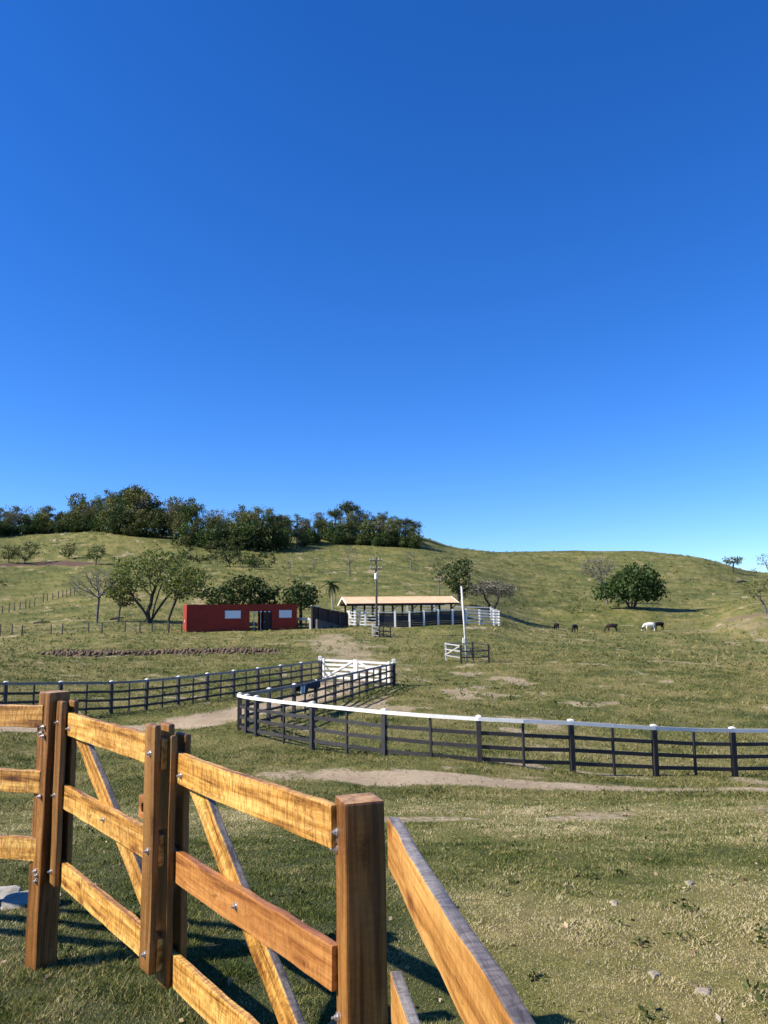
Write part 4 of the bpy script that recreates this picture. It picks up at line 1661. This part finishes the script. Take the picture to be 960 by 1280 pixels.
make_tree('leaning_tree', 'slender tree with a curved leaning trunk beside the left end of the red building', G(211, 786),
          [(1.6, 0, 4.8, 2.6, 2.0, 1.5), (2.8, 0, 5.8, 2.4, 1.8, 1.6), (0.4, 0, 5.9, 1.8, 1.5, 1.3), (3.4, 0, 4.0, 1.5, 1.2, 0.8)],
          [[(0, 0, -0.3), (-0.05, 0, 0.6), (0.0, 0, 1.3), (0.25, 0, 2.1), (0.6, 0, 3.0), (0.9, 0, 3.8)]], M_LEAF_MID, M_BARK, 260, 11, 0.35, 0.18, 0.34, 0.015, 0.17, 14, 0.9)
p = GD(304, 101)
make_tree('mango_tree', 'wide dark rounded tree rising behind the roof of the red building', p,
          [(-2.6, 0, 3.6, 2.6, 2.4, 1.9), (0.4, 0, 4.6, 3.0, 2.6, 1.9), (3.0, 0, 3.7, 2.5, 2.3, 1.7), (0, -1.0, 3.2, 3.6, 2.0, 1.6)], T1(1.4), M_LEAF_DARK, M_BARK, 420, 13, 0.36, 0.21, 0.42, 0.018, 0.3, 15, 1.0, inner=True)
make_tree('mango_tree', 'round dark tree on a short trunk between the red building and the loading ramp', GD(376, 101),
          [(0, 0, 3.9, 2.35, 2.2, 1.9), (-0.9, 0, 3.4, 1.6, 1.6, 1.3), (0.9, 0, 3.3, 1.7, 1.6, 1.2)], T1(1.7), M_LEAF_DARK, M_BARK, 260, 13, 0.34, 0.20, 0.40, 0.018, 0.22, 16, 1.0, inner=True)
make_tree('dark_tree', 'dark upright tree behind the right end of the barn roof', G(573, 757),
          [(0, 0, 4.2, 2.6, 2.4, 2.0), (0.6, 0, 6.2, 2.2, 2.0, 2.0), (-1.6, 0, 4.8, 2.0, 1.8, 1.5), (0.4, 0, 2.4, 1.6, 1.5, 1.2)], T1(1.3, 0.1), M_LEAF_DARK, M_BARK, 330, 11, 0.42, 0.22, 0.46, 0.02, 0.28, 17, 0.95, inner=True)
make_tree('umbrella_tree', 'flat topped greyish nearly leafless tree right of the barn', G(617, 767),
          [(-0.4, 0, 4.2, 4.0, 3.2, 1.3), (1.8, 0, 3.7, 2.4, 2.2, 1.1), (-2.4, 0, 3.7, 1.8, 1.6, 1.0)], [[(0, 0, -0.3), (0.05, 0, 0.5), (-0.1, 0, 1.2)], (1, [(0.35, 0, 1.2), (0.7, 0, 1.9)]), (1, [(-0.6, 0.1, 1.5), (-1.2, 0.1, 2.3)])],
          M_LEAF_BRN, M_BARK, 460, 14, 0.30, 0.13, 0.32, 0.016, 0.26, 18, 0.9, flat=0.5)
make_tree('slender_tree', 'thin pale sapling left of the dark tree behind the barn', G(549, 745),
          [(0, 0, 5.2, 1.6, 1.5, 2.2), (0, 0, 3.2, 1.0, 1.0, 1.4)], T1(2.2, 0.1), M_LEAF_OLV, M_BARKG, 120, 6, 0.32, 0.17, 0.36, 0.015, 0.12, 19, 0.8)
make_tree('bare_tree', 'small leafless grey tree on the slope above the palm', G(437, 721),
          [(0, 0, 5.0, 2.3, 2.0, 2.3), (0.3, 0, 3.6, 1.7, 1.5, 1.2)], T1(1.6), M_LEAF_BRN, M_BARKG, 220, 2, 0.28, 0.16, 0.36, 0.018, 0.18, 20, 0.5)
make_tree('bare_tree', 'faint leafless sapling on the slope above the two round dark trees', G(362, 721),
          [(0, 0, 3.6, 1.5, 1.4, 2.2)], T1(1.0), M_LEAF_BRN, M_BARKG, 120, 3, 0.26, 0.15, 0.36, 0.015, 0.10, 21, 0.5)
make_tree('bare_tree', 'low twiggy sapling right of the faint leafless sapling on the slope', G(392, 716),
          [(0, 0, 2.4, 1.3, 1.2, 1.4)], T1(0.8), M_LEAF_BRN, M_BARKG, 70, 4, 0.26, 0.15, 0.36, 0.014, 0.08, 22, 0.5)
make_tree('bare_tree', 'small bare tree high on the slope above the barn roof', G(514, 713),
          [(0, 0, 3.8, 1.9, 1.6, 1.6)], T1(1.6), M_LEAF_BRN, M_BARKG, 110, 4, 0.30, 0.17, 0.40, 0.018, 0.13, 23, 0.5)
# --- right hand trees
make_tree('fig_tree', 'broad dark green tree low on the right hand slope above the cattle', G(790, 761),
          [(0.4, 0, 5.2, 5.4, 4.2, 3.2), (3.4, 0, 5.0, 3.4, 3.0, 2.8), (-3.2, 0, 4.0, 2.9, 2.6, 2.0), (1.2, 0, 7.2, 3.6, 3.0, 1.8), (-5.2, 0, 2.9, 2.6, 1.8, 1.7), (1.0, 0, 2.6, 3.8, 3.0, 1.6), (-2.0, 0, 2.4, 3.0, 2.0, 1.2), (4.6, 0, 3.0, 2.2, 2.0, 1.8)],
          [[(0, 0, -0.5), (0, 0, 0.7), (0.1, 0, 1.5)], (0, [(0.7, 0.2, 0.6), (1.1, 0.3, 1.7)]), (0, [(-0.6, 0.1, 0.6), (-1.1, 0.2, 1.6)])],
          M_LEAF_DARK, M_BARK, 800, 14, 0.55, 0.33, 0.58, 0.022, 0.5, 31, 1.0, inner=True, infl=6)
make_tree('bare_tree', 'grey leafless tree leaning out behind the left of the broad dark tree', G(766, 757) + np.array([0, 4, 0.3]),
          [(-2.6, 0, 8.0, 3.0, 2.4, 2.0), (-1.2, 0, 6.4, 2.2, 2.0, 1.6), (0.4, 0, 8.2, 2.0, 2.0, 1.6)], T1(3.4, -0.8), M_LEAF_BRN, M_BARKG, 380, 8, 0.34, 0.17, 0.42, 0.020, 0.24, 32, 0.9)
make_tree('flat_topped_tree', 'small flat topped tree on the skyline at the right', G(917, 715.5),
          [(0, 0, 4.0, 3.6, 3.0, 1.4), (1.2, 0, 4.4, 2.4, 2.2, 1.2)], T1(1.7), M_LEAF_OLV, M_BARK, 180, 8, 0.5, 0.30, 0.55, 0.022, 0.24, 33, 1.0)
make_tree('slope_tree', 'grey green tree on a thin leaning trunk at the right edge of the picture', G(957.5, 768),
          [(-1.0, 0, 4.0, 2.2, 1.8, 1.1), (0.6, 0, 4.6, 2.0, 1.8, 1.0), (-1.8, 0, 3.2, 1.3, 1.2, 0.8)], [[(0, 0, -0.3), (0.0, 0, 0.8), (-0.25, 0, 1.6), (-0.7, 0, 2.4)]], M_LEAF_OLV, M_BARKG, 220, 6, 0.30, 0.16, 0.33, 0.014, 0.15, 34, 0.9)
make_tree('bare_tree', 'pale bare branches showing on the skyline at the right edge', GD(966, 262),
          [(-1.0, 0, 6.0, 3.6, 2.6, 2.6)], T1(2.4), M_LEAF_BRN, M_BARKG, 160, 4, 0.36, 0.2, 0.5, 0.02, 0.2, 35, 0.6)
make_tree('slope_bush', 'small thin bush below the skyline tree at the right', G(942, 722),
          [(0, 0, 2.0, 1.6, 1.5, 1.2)], T1(0.8), M_LEAF_OLV, M_BARKG, 60, 7, 0.40, 0.24, 0.5, 0.02, 0.1, 36, 0.9, cat='bush')
# --- shrubs on the left slope
for px, py, w, h, lf, lab, sd in (
        (11, 704, 4.0, 4.4, M_LEAF_OLV, 'olive bush at the far left on the ledge of the slope', 41),
        (31, 705, 7.4, 5.8, M_LEAF_FOR, 'largest dark bush on the ledge of the left slope', 42),
        (86, 699, 4.2, 4.2, M_LEAF_OLV, 'thin olive bush on the ledge above the leafless tree', 43),
        (120, 706, 4.8, 5.2, M_LEAF_FOR, 'brownish bush behind the leafless tree', 44),
        (287, 709, 6.4, 8.0, M_LEAF_FOR, 'dark ragged tree on the slope below the forest edge', 45),
        (318, 712, 4.6, 3.0, M_LEAF_DARK, 'low dark bush right of the ragged tree on the slope', 46),
        (262, 690, 3.6, 3.0, M_LEAF_OLV, 'round olive bush close under the forest edge', 47),
        (232, 683, 4.2, 3.4, M_LEAF_OLV, 'grey green bush at the foot of the forest', 48)):
    p = G(px, py)
    h_ = h * 1.0
    make_tree('slope_bush', lab, p, [(0, 0, h_ * 0.55, w * 0.5, w * 0.45, h_ * 0.42), (w * 0.2, 0, h_ * 0.72, w * 0.32, w * 0.3, h_ * 0.25), (-w * 0.25, 0, h_ * 0.4, w * 0.3, w * 0.3, h_ * 0.3)],
              T1(h_ * 0.25), lf, M_BARK, 130, 9, 0.34, 0.2, 0.42, 0.02, 0.14, sd, 0.9, None, cat='bush' if h < 6 else 'tree')


# --- palm
def palm():
    b = G(416, 783)
    root = thing('palm_tree', 'slim palm with a pale trunk in front of the loading ramp', 'palm', b)
    hgt = 5.3
    MB().tube([(0, 0, -0.3), (0.02, 0, 1.2), (-0.05, 0, 3.0), (-0.12, 0, hgt)], [0.12, 0.10, 0.085, 0.075], 8).build('trunk', paint('palm_trunk', (0.34, 0.31, 0.27), 0.85, 0.3, 5), root, smooth=True)
    rs = random.Random(5)
    for q in range(15):
        an = q * 2.4
        up = rs.uniform(0.1, 1.25) if q < 11 else rs.uniform(-0.7, 0.0)
        Lf = rs.uniform(1.3, 1.8)
        spine = []
        for i in range(9):
            t = i / 8
            el = up - 1.5 * t * t
            x = Lf * t * math.cos(up - 0.6 * t)
            z = Lf * (math.sin(up) * t - 0.75 * t * t)
            spine.append(Vector((math.cos(an) * x, math.sin(an) * x, z)))
        side = Vector((-math.sin(an), math.cos(an), 0))
        m = MB()
        for i in range(8):
            for k_ in range(2):
                p0 = spine[i].lerp(spine[i + 1], k_ / 2)
                d = (spine[i + 1] - spine[i]).normalized()
                ll = 0.42 * math.sin(math.pi * min(0.97, (i + k_ / 2 + 1.0) / 9.2)) + 0.05
                for s_ in (-1, 1):
                    tip = p0 + side * s_ * ll * 0.8 + d * ll * 0.55 + Vector((0, 0, -0.28 * ll))
                    m.add([p0 - d * 0.07, p0 + d * 0.07, tip], [(0, 1, 2)])
        m.tube(spine, [0.018] * 9, 4)
        o = m.build('frond', M_LEAF_DARK, root)
        o.location = (-0.12, 0, hgt)


palm()

# ------------------------------------------------------------------ forest on the ridge
protos = []
def forest_proto(i, kind):
    rs = random.Random(100 + i)
    h = 1.0
    if kind == 'round':
        bl = [(rs.uniform(-2.6, 2.6), rs.uniform(-2, 2), rs.uniform(3.0, 9.2), rs.uniform(1.0, 2.2), rs.uniform(1.0, 2.0), rs.uniform(0.8, 1.6)) for _ in range(9)]
        bl.append((0, 0, 9.4, 1.6, 1.5, 1.4))
        tr = T1(2.0, 0.3)
    elif kind == 'tall':
        bl = [(rs.uniform(-2.6, 2.6), rs.uniform(-2, 2), rs.uniform(5.0, 11.6), rs.uniform(0.9, 1.9), rs.uniform(0.9, 1.8), rs.uniform(0.6, 1.3)) for _ in range(9)]
        bl.append((0, 0, 12.6, 1.3, 1.2, 1.0))
        tr = T1(5.2, 0.4)
    elif kind == 'flat':
        bl = [(0, 0, 9.4, 4.4, 4.0, 1.3), (1.4, 0, 10.6, 2.6, 2.4, 1.0), (-2.0, 0, 7.6, 2.4, 2.2, 1.0)]
        tr = T1(5.6, 0.6)
    else:
        bl = [(0, 0, 2.6, 2.8, 2.4, 2.6), (1.6, 0, 1.6, 2.2, 2.0, 1.5), (-1.8, 0, 1.6, 2.0, 1.8, 1.5)]
        tr = T1(0.6, 0.2)
    return bl, tr


FK = [('round', M_LEAF_FOR), ('round', M_LEAF_DARK), ('round', M_LEAF_OLV), ('tall', M_LEAF_FOR), ('tall', M_LEAF_OLV), ('flat', M_LEAF_FOR), ('under', M_LEAF_FOR), ('under', M_LEAF_DARK), ('bare', None), ('round', M_LEAF_BRN)]
WORDS = {'round': 'rounded tree', 'tall': 'tall tree', 'flat': 'flat crowned tree', 'under': 'bushy undergrowth tree', 'bare': 'leafless grey tree'}
FN = {'round': 'forest_tree', 'tall': 'forest_tree', 'flat': 'forest_tree', 'under': 'forest_bush', 'bare': 'bare_forest_tree'}


def fproto(i, loc):
    kind, leaf = FK[i]
    if kind == 'bare':
        return make_tree('bare_forest_tree', 'x', loc, [(0, 0, 9.0, 3.0, 2.8, 3.2), (0.8, 0, 11.4, 2.2, 2.0, 1.8)], T1(4.2, 0.2), M_LEAF_BRN, M_BARKG, 240, 3, 0.4, 0.22, 0.55, 0.026, 0.24, 70, 0.5)
    bl, tr = forest_proto(i, kind)
    return make_tree(FN[kind], 'x', loc, bl, tr, leaf, M_BARK, 230 if kind != 'under' else 190, 26 if leaf is not M_LEAF_BRN else 14, 0.55, 0.24, 0.68, 0.03, 0.3, 60 + i, 0.95, inner=True)


made = {}
fr = random.Random(77)
SKY_TOP = [(-60, 632), (-20, 628), (15, 628), (40, 630), (62, 634), (75, 640), (92, 612), (112, 622), (130, 612), (165, 604), (190, 622), (215, 618), (245, 625), (262, 634), (292, 632), (320, 626), (345, 640), (375, 642), (410, 640),
           (428, 636), (440, 626), (452, 638), (480, 640), (505, 645), (522, 652), (532, 662)]
def sky_top(px):
    return float(np.interp(px, [a for a, b in SKY_TOP], [b for a, b in SKY_TOP]))


plan = []
# back row reaching the skyline, middle row, front row of undergrowth
for px in np.arange(-70, 528, 10.5):
    plan.append((px + fr.uniform(-4, 4), 1.06, 'sky'))
for px in np.arange(-66, 520, 11):
    plan.append((px + fr.uniform(-5, 5), 1.025, 'mid'))
for px in np.arange(-62, 522, 10.5):
    plan.append((px + fr.uniform(-5, 5), 0.995, 'front'))
for px in np.arange(-72, 175, 7.5):
    plan.append((px + fr.uniform(-3, 3), 0.985, 'low'))
for px in np.arange(380, 528, 9):
    plan.append((px + fr.uniform(-3, 3), 0.985, 'low'))
FRONT = [(-80, 668), (0, 667), (60, 664), (110, 661), (150, 666), (200, 670), (240, 680), (262, 683), (290, 684), (330, 686), (372, 683), (400, 673), (420, 668), (480, 667), (540, 667)]
for px, fd, row in plan:
    fy = float(np.interp(px, [a for a, b in FRONT], [b for a, b in FRONT]))
    g0 = G(px, fy + 1.5)
    d0 = g0[1] if g0[1] < 330 else 262
    d = d0 * fd + fr.uniform(-1.5, 1.5) + (0 if row != 'sky' else 1)
    pos = GD(px, d)
    if row == 'sky':
        top = U(px, sky_top(px) + fr.choice([-2, 0, 1, 2, 4, 5]), d)[2]
        need = top - pos[2]
        i = fr.choice([3, 4, 5, 4, 2, 9, 8, 8, 3]) if need > 8.0 else fr.choice([0, 4, 2, 5, 3, 8])
        nat = {'round': 10.8, 'tall': 13.6, 'flat': 11.6, 'under': 5.4, 'bare': 13.2}[FK[i][0]]
        sc = need / nat
    elif row == 'mid':
        i = fr.choice([0, 1, 2, 2, 4, 9])
        top = U(px, sky_top(px) + fr.uniform(7, 15), d)[2]
        sc = max(0.35, (top - pos[2]) / 10.8)
    elif row == 'low':
        i = fr.choice([6, 7])
        pos = GD(px, d)
        sc = fr.uniform(0.55, 0.95)
    else:
        i = fr.choice([6, 7, 6, 7, 2, 0, 9])
        nat = 5.4 if FK[i][0] == 'under' else 10.8
        top = U(px, 0.55 * sky_top(px) + 0.45 * fy + fr.uniform(-7, 7), d)[2]
        sc = max(0.3, (top - pos[2]) / nat)
    if i not in made:
        made[i] = fproto(i, pos)
        o = made[i]
    else:
        o = dup(made[i])
    o.location = tuple(pos)
    o.rotation_euler = (0, 0, fr.uniform(0, 6.28))
    w = fr.uniform(0.9, 1.2)
    sx = min(max(sc * w, 0.55), 1.5)
    o.scale = (sx, sx, sc)
    where = {'sky': 'on the skyline of the wooded ridge', 'mid': 'in the middle of the ridge forest', 'front': 'along the front edge of the ridge forest', 'low': 'low at the foot of the ridge forest'}[row]
    side = 'left' if px < 150 else ('centre' if px < 330 else 'right')
    tone = {M_LEAF_FOR.name: 'green', M_LEAF_DARK.name: 'dark', M_LEAF_OLV.name: 'olive', M_LEAF_BRN.name: 'brownish'}.get(FK[i][1].name if FK[i][1] else '', '')
    o['label'] = ('%s %s %s, %s part' % (tone, WORDS[FK[i][0]], where, side)).strip()
    o['category'] = 'tree'
    o['group'] = 'trees of the ridge forest'

# ------------------------------------------------------------------ heap of soil clods in front of the red building
M_CLOD = paint('red_brown_soil', (0.20, 0.140, 0.085), 0.95, 0.55, 1.5, 0.2, 0, 0.6)
def clods():
    rs = np.random.default_rng(9)
    pl = np.array(MOUND)
    seg = np.linalg.norm(np.diff(pl, axis=0), axis=1)
    cum = np.concatenate([[0], np.cumsum(seg)])
    # low ridge
    V, F = [], []
    nS, nW = 90, 9
    for i in range(nS + 1):
        s = cum[-1] * i / nS
        k_ = min(len(seg) - 1, max(0, np.searchsorted(cum, s) - 1))
        t = (s - cum[k_]) / seg[k_]
        c = pl[k_] * (1 - t) + pl[k_ + 1] * t
        d = (pl[k_ + 1] - pl[k_]) / seg[k_]
        nrm = np.array([-d[1], d[0]])
        e = min(1, i / 6, (nS - i) / 30)
        for j in range(nW + 1):
            q = -1 + 2 * j / nW
            p = c + nrm * q * 1.5
            hgt = 0.09 * (1 - q * q) * e * (0.5 + 1.0 * rs.random())
            V.append((p[0], p[1], H(p[0], p[1]) + hgt - 0.03))
    for i in range(nS):
        for j in range(nW):
            a = i * (nW + 1) + j
            F.append((a, a + 1, a + nW + 2, a + nW + 1))
    o = link('soil_ridge', np_mesh('soil_ridge', np.array(V), np.array(F)[:, ::-1]), M_CLOD)
    o['kind'] = 'structure'
    m = MB()
    ico = bmesh.new()
    bmesh.ops.create_icosphere(ico, subdivisions=1, radius=1)
    iv = np.array([v.co[:] for v in ico.verts])
    iF = np.array([[v.index for v in f.verts] for f in ico.faces])
    ico.free()
    n = 1500
    AV, AF = [], []
    for q in range(n):
        s = cum[-1] * rs.random() ** 1.15
        k_ = min(len(seg) - 1, max(0, np.searchsorted(cum, s) - 1))
        t = (s - cum[k_]) / seg[k_]
        c = pl[k_] * (1 - t) + pl[k_ + 1] * t + rs.normal(0, 0.8, 2) * (1.0 if s < cum[-1] * 0.7 else 1.3)
        r_ = 0.035 + 0.15 * rs.random() ** 2.2
        vv = iv * r_ * rs.uniform(0.7, 1.3, 3) * (1 + rs.normal(0, 0.15, (len(iv), 1)))
        dq = abs((c - (pl[k_] * (1 - t) + pl[k_ + 1] * t))).max()
        vv = vv + np.array([c[0], c[1], H(c[0], c[1]) + 0.12 * max(0, 1 - (dq / 1.4) ** 2) + r_ * 0.3])
        AV.append(vv)
        AF.append(iF + q * len(iv))
    o = link('soil_clods', np_mesh('soil_clods', np.vstack(AV), np.vstack(AF)), M_CLOD)
    tag(o, 'long low heap of reddish brown clods in the pasture before the red building', 'clods', None, 'stuff')


clods()

# ------------------------------------------------------------------ cattle
def cow_mesh(name, mat, graze=True):
    V = [(0, 0, 1.06), (0.45, 0, 0.98), (0.98, 0, 0.98), (1.24, 0, 1.02)]
    R = [.27, .35, .33, .23]
    E = [(0, 1), (1, 2), (2, 3)]
    def ch(start, pts):
        p = start
        for x, y, z, r in pts:
            V.append((x, y, z)); R.append(r); E.append((p, len(V) - 1)); p = len(V) - 1
        return p
    if graze:
        hd = ch(3, [(1.46, 0, .72, .16), (1.60, 0, .45, .14), (1.70, 0, .26, .10), (1.78, 0, .10, .075)])
        e0 = hd - 2
        ch(e0, [(1.55, .17, .52, .045), (1.52, .27, .50, .02)]); ch(e0, [(1.55, -.17, .52, .045), (1.52, -.27, .50, .02)])
    else:
        hd = ch(3, [(1.5, 0, 1.22, .17), (1.72, 0, 1.30, .14), (1.9, 0, 1.18, .10), (2.02, 0, 1.08, .075)])
        e0 = hd - 2
        ch(e0, [(1.68, .17, 1.38, .045), (1.66, .28, 1.38, .02)]); ch(e0, [(1.68, -.17, 1.38, .045), (1.66, -.28, 1.38, .02)])
    for s in (-1, 1):
        ch(0, [(0.0, .17 * s, .92, .19), (.08, .2 * s, .68, .13), (-.10, .2 * s, .42, .062), (-.04, .2 * s, .14, .05), (-.01, .2 * s, .0, .058)])
        ch(2, [(1.04, .17 * s, .80, .16), (1.06, .19 * s, .58, .09), (1.08, .19 * s, .36, .058), (1.07, .19 * s, .12, .048), (1.09, .19 * s, .0, .056)])
    ch(0, [(-.22, 0, 1.14, .06), (-.31, 0, .98, .032), (-.32, 0, .6, .028), (-.31, 0, .38, .045)])
    me = bpy.data.meshes.new(name)
    me.from_pydata(V, E, [])
    o = bpy.data.objects.new(name, me)
    COL.objects.link(o)
    md = o.modifiers.new('skin', 'SKIN')
    sv = me.skin_vertices[0].data
    for i, r in enumerate(R):
        sv[i].radius = (r, r)
    sv[0].use_root = True
    sd = o.modifiers.new('sub', 'SUBSURF')
    sd.levels = sd.render_levels = 2
    dg = bpy.context.evaluated_depsgraph_get()
    me2 = bpy.data.meshes.new_from_object(o.evaluated_get(dg))
    me2.name = name
    bpy.data.objects.remove(o)
    me2.materials.clear()
    me2.materials.append(mat)
    me2.polygons.foreach_set('use_smooth', np.ones(len(me2.polygons), bool))
    return me2


def hide_mat(name, c1, c2, thr, scale, rough=0.6):
    m, nt, N, L, B = newmat(name)
    tc = N.new('ShaderNodeTexCoord')
    n = noise(N, L, tc.outputs['Object'], scale, 2, 0.4)
    r = ramp(N, [(thr - 0.02, c1), (thr + 0.02, c2)])
    L.new(n.outputs['Fac'], r.inputs['Fac'])
    L.new(r.outputs[0], B.inputs['Base Color'])
    B.inputs['Roughness'].default_value = rough
    B.inputs['Specular IOR Level'].default_value = 0.15
    return m


HB = hide_mat('black_hide', (0.007, 0.006, 0.006), (0.014, 0.012, 0.011), 0.5, 3)
HW = hide_mat('white_hide_dark_patches', (0.70, 0.67, 0.62), (0.02, 0.018, 0.017), 0.60, 1.3)
HD = hide_mat('dark_brown_hide', (0.018, 0.012, 0.010), (0.035, 0.022, 0.017), 0.5, 3)
for px, py, rot, mat, lab, sc in (
        (695.5, 787.5, 95, HB, 'black cow standing tail on, leftmost of the herd', 0.92),
        (718.5, 790.5, 235, HB, 'black cow grazing with its head to the lower left, second from the left', 0.98),
        (765, 790, 178, HD, 'dark brown cow grazing alone in the middle of the herd', 1.08),
        (812, 789, 182, HW, 'white cow with dark patches grazing', 1.12),
        (823, 789, 190, HB, 'black cow grazing close behind the white cow', 1.1)):
    p = G(px, py)
    if 'behind the white' in lab:
        p = GD(823, p[1] + 2.2)
    me = cow_mesh('cow', mat)
    o = bpy.data.objects.new('cow', me)
    COL.objects.link(o)
    o.rotation_euler = (0, 0, math.radians(rot))
    o.scale = (sc, sc, sc)
    c = Matrix.Rotation(math.radians(rot), 3, 'Z') @ Vector((0.6 * sc, 0, 0))
    o.location = (p[0] - c.x, p[1] - c.y, H(p[0], p[1]) - 0.03)
    tag(o, lab, 'cow', 'cattle grazing on the slope')

# ------------------------------------------------------------------ fallen timber and weeds
for px0, py0, px1, py1, r_, lab in ((627, 770, 643, 776, 0.13, 'pale fallen branch lying right of the corral'), (921, 729, 934, 728, 0.28, 'dark fallen log on the right hand hillside'),
                                   (42, 780, 62, 779, 0.14, 'dark log lying by the wire fence at the left'), (137, 776, 155, 773, 0.13, 'dark log lying left of the spreading tree')):
    a, b_ = G(px0, py0), G(px1, py1)
    d = Vector(b_ - a)
    k_ = MB().tube([(0, 0, r_), tuple(d * 0.4 + Vector((0, 0, r_ * 1.6))), tuple(d + Vector((0, 0, r_)))], [r_, r_ * 0.85, r_ * 0.5], 7)
    k_.tube([tuple(d * 0.4 + Vector((0, 0, r_ * 1.4))), tuple(d * 0.55 + Vector((0.2, 0.3, r_ + 0.7)))], [r_ * 0.5, r_ * 0.25], 6)
    o = k_.build('fallen_log', M_DRYWOOD if 'pale' in lab else M_POLE, None, 0, a, True)
    tag(o, lab, 'log', 'fallen timber in the pasture')


def weeds(name, n, region, size, leaf, seed, label):
    rs = np.random.default_rng(seed)
    C = []
    tries = 0
    while len(C) < n and tries < n * 20:
        tries += 1
        px, d = rs.uniform(region[0], region[1]), math.exp(rs.uniform(math.log(region[2]), math.log(region[3])))
        x = ray(px, 780)[0] * d
        if fbm(np.array([x / 30]), np.array([d / 30]), 91, 3)[0] < region[4]: continue
        C.append((x, d))
    C = np.array(C)
    z = height(C[:, 0], C[:, 1])
    s = rs.uniform(0.4, 1.0, len(C))
    cen = np.stack([C[:, 0], C[:, 1], z + size * 0.35 * s], -1)
    o = link(name, leaves_mesh(name, cen, 16, size * 0.42, size * 0.25, seed, 0.6), leaf)
    tag(o, label, 'weeds', None, 'stuff')


weeds('hillside_scrub', 900, (-80, 1040, 150, 330, 0.0), 0.7, M_LEAF_OLV, 3, 'low scrub dotted over the far hillside')
weeds('slope_scrub', 150, (215, 345, 190, 236, -0.6), 1.5, M_LEAF_FOR, 12, 'dense rough scrub below the forest edge above the mango trees')
weeds('pasture_weeds', 900, (-60, 1020, 40, 125, 0.0), 0.26, M_LEAF_MID, 4, 'small weeds in the middle pasture')

weeds('lawn_weeds', 110, (-40, 1000, 2.8, 13, -9), 0.075, M_LEAF_MID, 14, 'small broad leaved weeds growing in the lawn')
# ------------------------------------------------------------------ litter on the lawn
rs_ = np.random.default_rng(31)
n_ = 420
az_ = np.radians(rs_.uniform(-32, 34, n_))
r_ = np.exp(rs_.uniform(math.log(2.8), math.log(16), n_))
lx, ly = np.sin(az_) * r_, np.cos(az_) * r_
cen = np.stack([lx, ly, height(lx, ly) + 0.012], -1)
M_LITTER = leaf_mat('dry_litter', [(0.07, 0.035, 0.02), (0.16, 0.09, 0.05), (0.34, 0.25, 0.15), (0.5, 0.44, 0.33)], 0.1, 0.7)
tag(link('leaf_litter', leaves_mesh('leaf_litter', cen, 2, 0.018, 0.020, 8, 0.25, 0.6), M_LITTER), 'dry brown leaf litter scattered over the lawn', 'leaf litter', None, 'stuff')
M_FIELD = paint('tan_stone', (0.30, 0.255, 0.185), 0.9, 0.4, 14, 0.2, 0, 0.9)
for px, py, sz, lab in ((818, 1219, 0.038, 'larger pale stone lying in the dry grass at the lower right'), (880, 1240, 0.042, 'flat tan stone right of the larger pale stone'),
                        (768, 1130, 0.045, 'pale stone in the lawn further back at the right'), (862, 1105, 0.05, 'small pale stone furthest back in the right of the lawn')):
    p = G(px, py)
    bm = bmesh.new()
    bmesh.ops.create_icosphere(bm, subdivisions=3, radius=sz)
    for v in bm.verts:
        q = v.co / sz
        v.co = Vector((v.co.x * (1.25 + 0.25 * math.sin(q.y * 3 + px)), v.co.y * (0.7 + 0.25 * math.sin(q.x * 3 + py)), v.co.z * (0.30 + 0.08 * math.sin(q.x * 5 + q.y * 4))))
    me = bpy.data.meshes.new('field_stone')
    bm.to_mesh(me)
    bm.free()
    o = link('field_stone', me, M_FIELD, None, p + np.array([0, 0, 0.002]), True)
    o.rotation_euler = (0, 0, px)
    tag(o, lab, 'stone', 'stones lying in the lawn')
